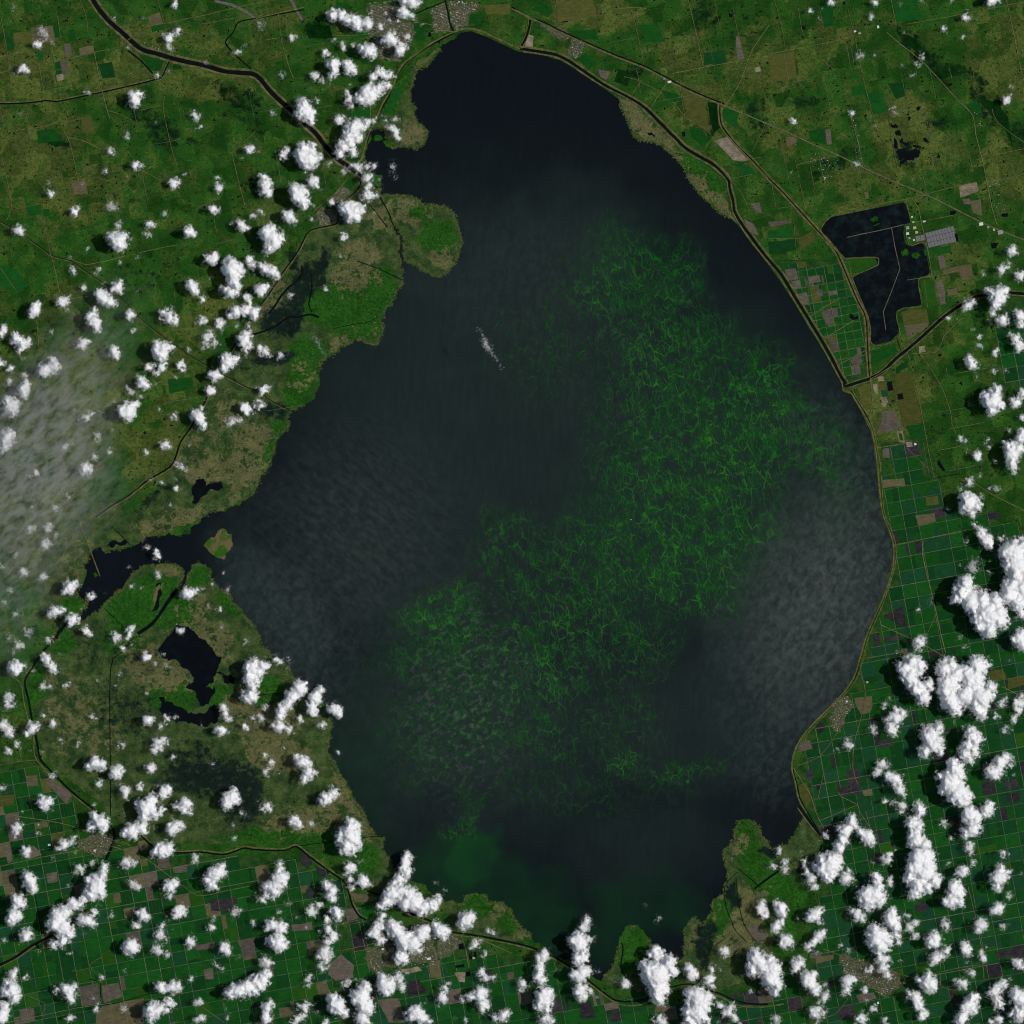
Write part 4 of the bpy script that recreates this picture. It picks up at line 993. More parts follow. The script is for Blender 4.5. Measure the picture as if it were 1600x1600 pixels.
# ------------------------------------------------------------------ fields and cleared patches outside the section grid
patches = [
    ((0, 0), "m", "400,275 440,270 450,345 405,350"), ((0, 0), "m", "375,375 415,370 430,460 390,470"), ((0, 0), "p", "350,470 395,462 400,500 355,507"), ((0, 0), "t", "195,175 330,160 340,260 200,280"),
    ((0, 0), "g", "340,165 370,155 385,225 345,235"), ((0, 0), "g", "430,185 465,180 475,255 435,260"), ((0, 0), "t", "925,100 1000,75 1020,150 935,165"), ((0, 0), "g", "945,165 1025,150 1030,185 950,200"),
    ((0, 0), "g", "340,390 375,382 390,460 345,470"), ((0, 0), "g", "235,320 270,318 270,375 240,375"), ((0, 0), "g", "230,820 330,805 415,880 300,890 240,900"), ((0, 0), "f", "290,890 380,880 415,895 350,920"), ((0, 0), "t", "495,300 580,285 590,325 500,345"),
    ((0, 0), "t", "445,1135 530,1125 550,1215 460,1215"), ((0, 0), "o", "510,735 570,720 590,830 515,830"), ((0, 0), "g", "265,1310 310,1305 310,1350 270,1355"), ((0, 0), "g", "160,1290 255,1280 265,1340 175,1350"),
    ((0, 0), "g", "35,225 80,215 90,310 45,320"), ((0, 0), "o", "80,205 190,195 200,265 90,270"), ((0, 0), "g", "850,310 1030,370 1000,450 950,440 900,380"), ((0, 0), "d", "610,400 700,385 720,480 640,490"),
    ((1, 0), "f", "310,150 460,160 480,235 330,240"), ((1, 0), "g", "620,200 740,190 750,220 640,240"), ((1, 0), "g", "940,150 1050,160 1060,260 950,230"), ((1, 0), "g", "500,10 560,20 570,80 500,70"), ((1, 0), "g", "850,570 920,530 880,640 830,715 800,700"),
    ((1, 0), "g", "590,700 710,670 715,740 600,750"), ((1, 0), "g", "1340,90 1420,80 1400,150 1330,150"), ((1, 0), "o", "1420,30 1590,20 1590,90 1440,90"), ((1, 0), "g", "1100,60 1180,70 1180,95 1100,95"), ((1, 0), "g", "560,1150 600,1115 630,1130 590,1190"),
    ((2, 0), "f", "665,430 750,460 720,540 640,510"), ((2, 0), "o", "530,305 575,320 560,360 525,350"), ((2, 0), "o", "280,5 510,0 530,95 285,140"), ((2, 0), "p", "1260,880 1370,852 1490,995 1440,1010 1380,1000"),
    ((2, 0), "m", "1490,1270 1550,1265 1560,1330 1530,1330"), ((2, 0), "m", "540,430 620,450 590,500 550,480"), ((2, 0), "m", "1400,230 1420,225 1452,365 1410,380"), ((2, 0), "m", "1450,1370 1510,1400 1540,1470 1480,1450"),
    ((2, 0), "o", "1060,560 1190,600 1240,830 1180,790 1090,720"), ((2, 0), "f", "1222,640 1290,640 1300,800 1260,832"), ((2, 0), "g", "400,360 460,330 520,390 480,440"), ((2, 0), "g", "120,60 190,20 260,60 230,110"), ((2, 0), "g", "360,195 520,190 540,250 440,245"),
    ((2, 0), "g", "1320,670 1420,700 1400,800 1310,740"), ((2, 0), "g", "930,560 1040,590 1040,650 960,610"), ((2, 0), "g", "1110,790 1180,800 1230,880 1190,920 1120,850"), ((2, 0), "g", "1380,1020 1460,1030 1530,1090 1450,1100"), ((2, 0), "p", "95,215 135,225 130,300 80,295"),
    ((2, 0), "d", "1200,330 1330,310 1340,390 1200,410"), ((2, 0), "g", "800,160 900,150 960,260 830,260"), ((2, 0), "p", "1515,425 1550,415 1555,445 1520,450"), ((2, 0), "g", "1370,1130 1395,1170 1395,1240 1375,1200"),
    ((3, 0), "o", "0,345 160,320 185,485 15,515"), ((3, 0), "m", "355,810 390,805 400,900 370,905"), ((3, 0), "t", "110,860 175,850 180,890 120,920"), ((3, 0), "p", "1195,1160 1305,1140 1315,1195 1200,1235"), ((3, 0), "t", "1260,1255 1330,1245 1340,1350 1280,1330"),
    ((3, 0), "m", "1215,1245 1260,1240 1270,1275 1225,1275"), ((3, 0), "m", "0,1385 110,1375 130,1395 20,1420"), ((3, 0), "o", "190,1490 280,1440 300,1500 200,1560"), ((3, 0), "g", "330,20 400,10 410,160 350,170"), ((3, 0), "g", "520,545 610,530 620,590 530,600"),
    ((3, 0), "g", "780,10 930,0 960,120 800,140"), ((3, 0), "d", "750,520 860,515 860,600 800,620"), ((3, 0), "f", "1050,420 1180,410 1200,470 1100,490"), ((3, 0), "f", "800,190 900,230 1010,340 1000,380 900,300"), ((3, 0), "f", "1300,600 1430,640 1500,730 1540,960 1480,800 1400,720"),
    ((3, 0), "g", "1240,660 1300,620 1340,700 1300,720"), ((3, 0), "g", "620,590 720,580 750,700 650,720"), ((3, 0), "m", "640,630 660,625 665,645 645,650"), ((3, 0), "g", "250,820 350,805 360,900 270,880"), ((3, 0), "t", "600,1200 625,1200 630,1240 610,1245"),
    ((3, 0), "d", "0,1510 180,1490 190,1560 10,1590"), ((3, 0), "g", "0,1440 150,1410 160,1480 0,1500"), ((3, 0), "g", "970,1560 1140,1535 1150,1580 980,1598"), ((3, 0), "g", "600,590 690,575 700,640 640,650"),
    ((3, 1), "m", "105,85 170,75 190,145 120,150"), ((3, 1), "m", "250,130 320,120 330,160 260,170"), ((3, 1), "m", "180,240 240,225 265,310 215,300"), ((3, 1), "m", "300,210 340,205 345,250 305,255"), ((3, 1), "m", "335,350 390,330 410,420 375,440 345,390"),
    ((3, 1), "m", "365,510 400,500 450,580 420,600"), ((3, 1), "m", "515,650 570,615 595,655 560,690 530,690"), ((3, 1), "o", "830,350 990,330 1005,410 850,430"), ((3, 1), "t", "850,432 1005,412 1000,440 870,530"),
    ((3, 1), "m", "1060,0 1100,0 1110,75 1075,85"), ((3, 1), "t", "1085,90 1270,50 1280,140 1210,150 1200,100 1095,110"), ((3, 1), "m", "1045,155 1090,150 1110,300 1075,305"), ((3, 1), "t", "1120,210 1180,200 1190,240 1125,250"),
    ((3, 1), "l", "950,155 1040,145 1060,310 980,320"), ((3, 1), "o", "790,740 890,715 960,1040 840,1060"), ((3, 1), "o", "560,820 640,800 650,960 600,950"), ((3, 1), "m", "715,975 795,965 835,1080 680,1110 710,1030"), ((3, 1), "p", "945,565 980,560 985,600 945,605"),
    ((3, 1), "m", "715,1205 755,1200 760,1260 720,1260"), ((3, 1), "t", "720,1400 850,1390 860,1435 715,1450"), ((3, 1), "o", "985,1510 1060,1500 1070,1550 990,1560"), ((3, 1), "p", "685,755 720,750 730,780 690,785"), ((3, 1), "p", "700,885 735,880 750,910 730,945 705,940 715,910"),
    ((3, 1), "p", "805,1095 840,1092 855,1165 820,1165"), ((3, 1), "l", "815,1110 835,1108 845,1150 825,1152"), ((3, 1), "p", "860,1165 900,1160 905,1190 870,1195"), ((3, 1), "p", "655,800 680,800 690,870 665,850"), ((3, 1), "o", "695,795 735,790 745,840 700,845"),
    ((3, 1), "b", "705,840 745,835 750,875 715,880"), ((3, 1), "l", "460,15 660,20 685,45 640,70 530,105 500,110"), ((3, 1), "g", "640,590 800,555 805,600 700,660 640,680"), ((3, 1), "g", "280,400 350,370 380,460 330,500"), ((3, 1), "g", "410,480 480,450 530,540 460,560"), ((3, 1), "d", "800,700 870,650 880,690 800,740"),
    ((3, 1), "g", "860,1060 970,1050 985,1140 900,1150"),
    ((3, 2), "k", "915,180 955,170 965,255 930,265"), ((3, 2), "k", "855,200 870,195 890,270 875,275"), ((3, 2), "k", "720,650 840,590 880,740 790,690"), ((3, 2), "t", "920,20 1040,5 1050,60 940,90"), ((3, 2), "o", "1380,1000 1470,980 1490,1040 1400,1060"), ((3, 2), "o", "1500,1040 1600,1025 1600,1080 1500,1110"),
    ((3, 2), "k", "720,785 840,765 845,790 730,810"), ((3, 2), "k", "1005,880 1090,865 1100,905 1010,920"), ((3, 2), "t", "540,1160 650,1150 655,1200 640,1255 580,1265 545,1200"), ((3, 2), "k", "300,1330 350,1310 360,1370 310,1385"), ((3, 2), "k", "690,1430 770,1415 780,1460 700,1475"),
    ((3, 2), "m", "200,1440 260,1425 280,1480 190,1500"), ((3, 2), "k", "1360,10 1440,0 1450,40 1370,50"), ((3, 3), "k", "490,15 560,5 585,160 510,160"), ((3, 3), "k", "450,120 510,105 515,170 460,175"), ((3, 3), "k", "1475,80 1555,65 1565,125 1480,135"), ((3, 3), "k", "1490,160 1570,150 1580,205 1495,215"),
    ((3, 3), "k", "920,850 990,835 1005,890 925,905"), ((3, 3), "k", "230,20 280,10 290,60 240,70"), ((3, 3), "t", "590,140 650,130 655,170 600,175"), ((3, 3), "l", "1300,500 1430,470 1440,520 1310,545"), ((3, 3), "k", "670,540 720,530 720,590 675,600"),
    ((3, 3), "m", "260,1160 340,1150 330,1180 260,1190"), ((3, 3), "t", "300,1180 410,1165 410,1195 300,1225"), ((3, 3), "m", "550,1420 660,1400 680,1440 570,1470"), ((3, 3), "k", "1420,1150 1590,1130 1590,1170 1430,1190"), ((3, 3), "k", "440,1490 540,1480 550,1560 450,1580"),
    ((3, 3), "p", "205,100 240,110 255,200 225,220 210,170"), ((3, 3), "o", "190,110 240,90 275,190 240,240 200,180"), ((3, 3), "k", "300,100 330,95 335,140 305,140"),
    ((2, 3), "k", "420,1470 490,1455 520,1560 430,1570"), ((2, 3), "k", "610,1520 680,1510 690,1570 620,1590"), ((2, 3), "t", "900,1480 960,1470 960,1510 890,1530"), ((2, 3), "m", "1480,1010 1530,975 1590,1060 1530,1090"),
    ((1, 3), "t", "590,780 760,810 740,830 620,840"), ((1, 3), "m", "550,880 640,870 640,940 570,960"), ((1, 3), "m", "470,1220 530,1160 610,1230 610,1310 500,1330 450,1290"), ((1, 3), "m", "760,1450 890,1440 930,1590 830,1590"), ((1, 3), "t", "1080,1210 1150,1200 1160,1310 1090,1310"),
    ((1, 3), "k", "940,1340 1010,1320 1080,1400 950,1430"), ((1, 3), "p", "1240,1280 1310,1275 1305,1340 1270,1335"), ((1, 3), "p", "900,1260 1010,1240 1040,1265 940,1290"), ((1, 3), "k", "280,530 350,560 350,610 280,610"), ((1, 3), "k", "370,610 460,650 440,690 390,680"), ((1, 3), "k", "310,760 350,740 360,810 320,820"),
    ((1, 3), "d", "510,1160 590,1150 610,1220 530,1235"), ((1, 3), "t", "370,1340 440,1330 470,1420 390,1420"), ((1, 3), "t", "140,1500 220,1490 230,1550 150,1560"), ((1, 3), "m", "220,980 350,960 355,1010 230,1020"),
    ((0, 3), "m", "290,95 330,60 450,170 420,230 380,190"), ((0, 3), "o", "0,170 90,165 90,230 0,240"), ((0, 3), "t", "160,50 230,45 240,110 170,115"), ((0, 3), "m", "980,570 1050,555 1070,620 990,630"), ((0, 3), "m", "1080,620 1170,600 1170,650 1085,655"), ((0, 3), "m", "170,500 210,485 260,540 180,570"),
    ((0, 3), "m", "15,480 50,470 80,580 50,600"), ((0, 3), "m", "285,660 355,650 360,710 300,720"), ((0, 3), "t", "210,345 295,335 300,370 230,380"), ((0, 3), "m", "490,1370 610,1345 640,1470 510,1490"), ((0, 3), "m", "635,1360 740,1340 770,1430 650,1470"), ((0, 3), "m", "1480,1080 1590,1060 1600,1180 1530,1180"),
    ((0, 3), "t", "860,460 920,450 930,510 880,515"), ((0, 3), "m", "1270,1260 1330,1250 1335,1320 1285,1320"), ((0, 3), "t", "705,790 750,780 760,840 715,845"), ((0, 3), "t", "770,880 840,870 830,930 780,940"), ((0, 3), "k", "1310,820 1480,810 1480,900 1320,890"), ((0, 3), "m", "1210,1110 1340,1085 1340,1130 1230,1140"),
    ((0, 3), "t", "640,1490 900,1440 900,1600 600,1600 600,1540"), ((0, 3), "g", "640,1000 560,1030 500,1100 520,1180 600,1180 640,1130"), ((0, 3), "d", "350,1130 480,1140 500,1200 430,1300 350,1290"), ((0, 3), "m", "120,1510 210,1500 220,1580 130,1600"),
    ((0, 1), "g", "1050,770 1200,760 1210,830 1060,860"), ((0, 1), "g", "0,60 100,80 180,180 100,240 0,180"), ((0, 1), "g", "100,1240 200,1190 240,1290 120,1300"),
]
for (c, r), key, s in patches:
    poly = T(c, r, s)
    o = sheet("field", roughen(poly, 0.03, 2, random.Random(int(poly[0][0]))), 0.22 + zlift() * 0.3, CROP[key], ground)

# ponds dug for gravel and cooling water, square
for c, r, s in ((3, 1, "745,785 775,782 782,840 750,845"), (3, 1, "808,862 842,858 848,895 815,898"), (3, 0, "1140,1320 1175,1315 1172,1340 1140,1345"), (3, 0, "1165,1460 1182,1458 1192,1508 1178,1510"), (3, 0, "1460,1335 1500,1332 1498,1355 1462,1355"),
                (3, 1, "510,360 530,365 540,385 560,370 565,395 530,400 512,385"), (1, 3, "1265,1100 1295,1095 1300,1130 1270,1135"), (1, 3, "1330,1155 1350,1150 1352,1195 1335,1198"), (1, 3, "1360,1145 1375,1143 1380,1180 1365,1182"), (1, 3, "1245,1235 1300,1225 1305,1245 1250,1250"), (1, 3, "1310,1275 1335,1272 1338,1300 1312,1302"),
                (3, 0, "1395,1530 1410,1515 1440,1520 1425,1550 1400,1555"), (2, 0, "1355,80 1380,90 1375,110 1360,105"), (2, 0, "1060,825 1080,820 1085,850 1065,855"), (3, 1, "1060,1280 1080,1290 1110,1340 1095,1345 1060,1305"), (1, 0, "1075,205 1090,200 1098,225 1080,232")):
    structure(sheet("pond", T(c, r, s), 0.60 + zlift(), M_DEEP))

# ================================================================== towns
def island_random(name, cols, rough=0.8):
    g = NG(name)
    geo = g.n("ShaderNodeNewGeometry")
    ramp = g.n("ShaderNodeValToRGB"); ramp.color_ramp.interpolation = 'CONSTANT'
    g.link(geo.outputs["Random Per Island"], ramp.inputs[0])
    el = ramp.color_ramp.elements
    el[0].color = cols[0]; el[0].position = 0; el[1].color = cols[1]; el[1].position = 1 / len(cols)
    for k, c in enumerate(cols[2:], 2):
        e = el.new(k / len(cols)); e.color = c
    g.diffuse(ramp.outputs[0], rough)
    return g.m
M_HOUSES = island_random("house_roofs", [lin(96, 96, 86), lin(120, 116, 106), lin(74, 80, 60), lin(104, 100, 84), lin(150, 148, 140), lin(60, 70, 48), lin(116, 104, 84), lin(190, 188, 182), lin(88, 86, 74)])
M_TOWN = land("town_ground", lin(52, 66, 40), lin(90, 84, 68), lin(24, 50, 20), 4)
M_TREES = island_random("tree_clumps", [lin(8, 24, 8), lin(10, 30, 10), lin(12, 34, 12), lin(14, 40, 12), lin(8, 20, 12)])
town_words = {"pasture": "scattered farmhouses along the northeastern pasture roads", "north": "town on the flat land at the lake's northern tip", "northwest": "waterside village by the river mouth", "southwest": "town where the canal leaves the southwest marsh", "south": "town behind the levee on the south shore",
              "southeast": "town among the cane fields in the southeast corner", "east": "levee town where the east shore bends", "northshore": "strip village between canal and northeast shore"}
for key, polys in TOWNS.items():
    rr = random.Random(len(key) * 5 + 1)
    V, F = [], []
    for poly in polys:
        a = np.array(poly)
        if key != 'pasture':
            structure(sheet("town_ground", roughen(poly, 0.24, 4, rr), 0.26 + zlift() * 0.5, M_TOWN))
        tight = key in ("north", "northwest")
        du, dv = (1.5, 2.3) if tight else (2.0, 2.6)
        cx, cy = a.mean(0)
        R = int(max(np.ptp(a[:, 0]), np.ptp(a[:, 1])) / min(du, dv)) + 2
        for i in range(-R, R):
            for j in range(-R, R):
                x = cx + i * du * UX + j * dv * VX + rr.uniform(-.3, .3); y = cy + i * du * UY + j * dv * VY + rr.uniform(-.15, .15)
                if rr.random() < (0.16 if tight else 0.72 if key == 'pasture' else 0.28) or not in1(poly, x, y):
                    continue
                w, d, h = rr.uniform(.35, .7), rr.uniform(.3, .55), rr.uniform(.08, .2)
                if rr.random() < 0.03:
                    w *= 2; d *= 2
                b0 = len(V); z = 0.5
                for px, py in ((-w, -d), (w, -d), (w, d), (-w, d)):
                    q = (x + px * UX + py * VX, y + px * UY + py * VY)
                    V.append(wx(q, z)); V.append(wx(q, z + h))
                for px in (-w, w):
                    V.append(wx((x + px * UX, y + px * UY), z + h * 1.6))
                F += [(b0, b0 + 1, b0 + 3, b0 + 2), (b0 + 2, b0 + 3, b0 + 5, b0 + 4), (b0 + 4, b0 + 5, b0 + 7, b0 + 6), (b0 + 6, b0 + 7, b0 + 1, b0),
                      (b0 + 1, b0 + 8, b0 + 9, b0 + 3), (b0 + 5, b0 + 9, b0 + 8, b0 + 7), (b0 + 3, b0 + 9, b0 + 5), (b0 + 7, b0 + 8, b0 + 1)]
        ns = int(np.ptp(a[:, 1]) / (dv * 2)) + 4
    o = new_obj("town_houses", V, F, M_HOUSES)
    stuff(o, "massed small roofs of the " + town_words[key] if key != "pasture" else town_words[key], "houses")

# scattered clumps of trees on the pasture
V, F = [], []
rr = random.Random(12)
tries = 0
def in_any(x, y, polys):
    return any(in1(p, x, y) for p in polys)
tx = RNG.uniform(0, 1600, 26000); ty = RNG.uniform(0, 1600, 26000)
keep = ~inside(LAKE, tx, ty) & ~inside(RESERVOIR, tx, ty)
for p in list(FARMS.values()) + town_polys:
    keep &= ~inside(p, tx, ty)
dens = fbm(tx / 40, ty / 40, 4, 77)
keep &= dens > RNG.uniform(0.42, 0.76, len(tx))
for x, y, dn in zip(tx[keep], ty[keep], dens[keep]):
    r = rr.uniform(.35, .9) * (1.7 if rr.random() < 0.13 else 1.0)
    b0 = len(V); m = 7; h = 0.12 + 0.1 * r
    st = rr.uniform(.6, 1.5); t0 = rr.uniform(0, 6.3)
    for k in range(m):
        t = t0 + 6.283 * k / m; q = r * rr.uniform(.6, 1.25)
        V.append(wx((x + math.cos(t) * q * st, y + math.sin(t) * q / st), 0.10))
    for k in range(m):
        t = t0 + 6.283 * (k + .5) / m; q = r * rr.uniform(.35, .7)
        V.append(wx((x + math.cos(t) * q * st, y + math.sin(t) * q / st), 0.24 + h))
    V.append(wx((x, y), 0.24 + h * 1.3))
    for k in range(m):
        k1 = (k + 1) % m
        F += [(b0 + k1, b0 + k, b0 + m + k), (b0 + k1, b0 + m + k, b0 + m + k1), (b0 + m + k1, b0 + m + k, b0 + 2 * m)]
trees = stuff(new_obj("tree_clumps", V, F, M_TREES), "dark tree clumps dotted over the pastures and marsh", "trees")

# ------------------------------------------------------------------ single large buildings
M_WALL = plain("metal_wall", lin(150, 146, 138), lin(170, 166, 158), 3)
M_ROOFS = [plain("white_roof", lin(196, 194, 188), lin(214, 212, 206), 2), plain("grey_roof", lin(128, 126, 122), lin(146, 144, 140), 2), plain("tan_roof", lin(160, 146, 118), lin(178, 164, 136), 2)]
def building(x, y, w, d, h, roof, label, turn=10.5):
    root = empty("building", wx((x, y), 0.5))
    root.rotation_euler.z = math.radians(turn)
    hw, hd = w / 2, d / 2
    V = [(sx * hw, sy * hd, z) for z in (0, h) for sx, sy in ((-1, -1), (1, -1), (1, 1), (-1, 1))]
    new_obj("wall", V, [(0, 1, 5, 4), (1, 2, 6, 5), (2, 3, 7, 6), (3, 0, 4, 7)], M_WALL, root)
    e = 0.08
    R = [(-hw - e, -hd - e, h), (hw + e, -hd - e, h), (hw + e, hd + e, h), (-hw - e, hd + e, h), (-hw - e, 0, h + d * .16), (hw + e, 0, h + d * .16)]
    rf = new_obj("roof", R, [(0, 1, 5, 4), (2, 3, 4, 5), (1, 2, 5), (3, 0, 4)], M_ROOFS[roof], root)
    if w > 2.2:
        s = 0.22
        for k in (-.3, .3):
            zz = h + d * .16
            new_obj("roof_vent", [(k * w + a * s, b * s, z) for z in (zz - .1, zz + .12) for a, b in ((-1, -1), (1, -1), (1, 1), (-1, 1))],
                    [(4, 5, 6, 7), (0, 1, 5, 4), (1, 2, 6, 5), (2, 3, 7, 6), (3, 0, 4, 7)], M_ROOFS[1], rf)
    tag(root, label, "building")
for a in [
    (1425, 339, 2.6, 2, .5, 0, "northernmost small white plant building beside the reservoir's north arm"),
    (1427, 347, 3.2, 2.4, .5, 2, "tan plant building just above the main power block"),
    (1444, 346, 4, 2.2, .4, 0, "white roofed shed where the plant road meets the eastward track"),
    (1418, 356, 5, 4.5, 1.0, 1, "big grey power block at the reservoir's bank"),
    (1418, 365, 4.5, 3.5, .9, 0, "white power block below the big grey one"),
    (1429, 356, 5, 4, .5, 2, "pale tan plant hall between reservoir and grey panel field"),
    (1432, 363, 4, 3.6, .4, 2, "yellowish tan plant hall near the small panel field"),
    (1428, 375, 2.6, 2.2, .5, 0, "white shed at the south end of the power plant"),
    (1421, 372, 3, 3, .6, 1, "grey plant shed on the reservoir bank's south side"),
    (1533, 350, 6, 4.5, .5, 0, "large white warehouse along the highway east of the panel field"),
    (1544, 355, 3, 3, .5, 1, "grey shed just below the large white highway warehouse"),
    (1563, 363, 8, 6, .5, 1, "widest grey warehouse near the photo's right edge by the highway"),
    (1553, 359, 3, 3.5, .5, 2, "tan shed between the two highway warehouses"),
    (1336, 49, 3.4, 2.4, .4, 0, "white roof cluster at the crossroads in the upper right pasture"),
    (1343, 52, 3.4, 2.4, .4, 2, "tan roof beside the crossroads in the upper right pasture"),
    (1372, 42, 3, 4, .4, 0, "lone white building right of the upper right crossroads"),
    (1046, 128, 5.5, 3, .5, 0, "bright white warehouse on the highway northeast of the lake"),
    (1038, 123, 3, 2, .5, 1, "grey shed up the highway from the bright white warehouse"),
    (622, 32, 3.4, 4.4, .5, 0, "bright white block in the northern town under the clouds"),
    (617, 53, 3, 3, .5, 0, "small white block between clouds in the northern town"),
    (1430, 694, 3.5, 3, .4, 0, "white shed at the pale quarry yard east of the lake"),
    (1323, 1096, 3, 2.2, .4, 0, "white shed on the levee town's northern side"),
    (1355, 1066, 3.5, 2.5, .4, 2, "tan packing house by the field east of the levee bend"),
    (148, 1329, 3, 2.6, .4, 0, "white roof in the town at the southwest canal"),
    (77, 1320, 4, 3, .4, 0, "white farm building west of the southwest town"),
    (1413, 1536, 3.6, 3, .5, 2, "tan mill building at the east side of the southeast town"),
    (1372, 1567, 2.8, 3.4, .5, 0, "white block south of the southeast town"),
    (670, 1498, 6, 3, .5, 0, "long white warehouse in the south shore town"),
    (740, 1497, 3, 3, .5, 2, "tan mill block east of the south shore town"),
    (598, 1483, 3, 2.4, .4, 0, "white block in the west of the south shore town")]:
    building(*a)

# the grey panel field beside the reservoir
M_PANEL = plain("grey_panel", lin(96, 96, 100), lin(110, 108, 112), 3)
root = empty("panel_field", wx((1472, 371), 0.45))
tag(root, "large grey rectangle of striped panels east of the black reservoir", "panel field")
A, B, C, D = (np.array(p) for p in T(3, 0, "982,1456 1158,1412 1186,1508 1004,1550"))
def panel(c4):
    V = []
    for k, p in enumerate(c4):
        w = wx(p, 0); V.append((w[0] - root.location.x, w[1] - root.location.y, 0.05 + (0.06 if k < 2 else 0.0)))
    for k, p in enumerate(c4):
        V.append((V[k][0], V[k][1], V[k][2] - 0.04))
    new_obj("panel", V, [(3, 2, 1, 0), (0, 1, 5, 4), (1, 2, 6, 5), (2, 3, 7, 6), (3, 0, 4, 7)], M_PANEL, root)
for bi in range(3):
    for ki in range(9):
        f = lambda s, t: tuple((A * (1 - s) + B * s) * (1 - t) + (D * (1 - s) + C * s) * t)
        s0, s1 = ki / 9 + .004, (ki + 1) / 9 - .004
        t0, t1 = bi / 3 + .012, (bi + 1) / 3 - .012
        panel([f(s0, t0), f(s1, t0), f(s1, t1), f(s0, t1)])
panel(T(3, 0, "922,1477 950,1470 955,1506 926,1510")); panel(T(3, 0, "952,1470 978,1465 986,1500 957,1505"))

# one work boat far out on the open water
root = empty("boat", wx((986, 812), 0.06))
tag(root, "tiny white boat alone on the green streaked open lake", "boat")
M_BOAT = plain("white_hull", lin(210, 210, 210), lin(225, 225, 225), 1)
new_obj("hull", [(-.7, -.3, 0), (.5, -.3, 0), (1, 0, .1), (.5, .3, 0), (-.7, .3, 0), (-.7, -.35, .2), (.5, -.35, .2), (1.1, 0, .25), (.5, .35, .2), (-.7, .35, .2)],
        [(5, 6, 7, 8, 9), (0, 1, 6, 5), (1, 2, 7, 6), (2, 3, 8, 7), (3, 4, 9, 8), (4, 0, 5, 9)], M_BOAT, root)
new_obj("cabin", [(a, b, z) for z in (.2, .45) for a, b in ((-.4, -.2), (.2, -.2), (.2, .2), (-.4, .2))], [(4, 5, 6, 7), (0, 1, 5, 4), (1, 2, 6, 5), (2, 3, 7, 6), (3, 0, 4, 7)], M_BOAT, root)

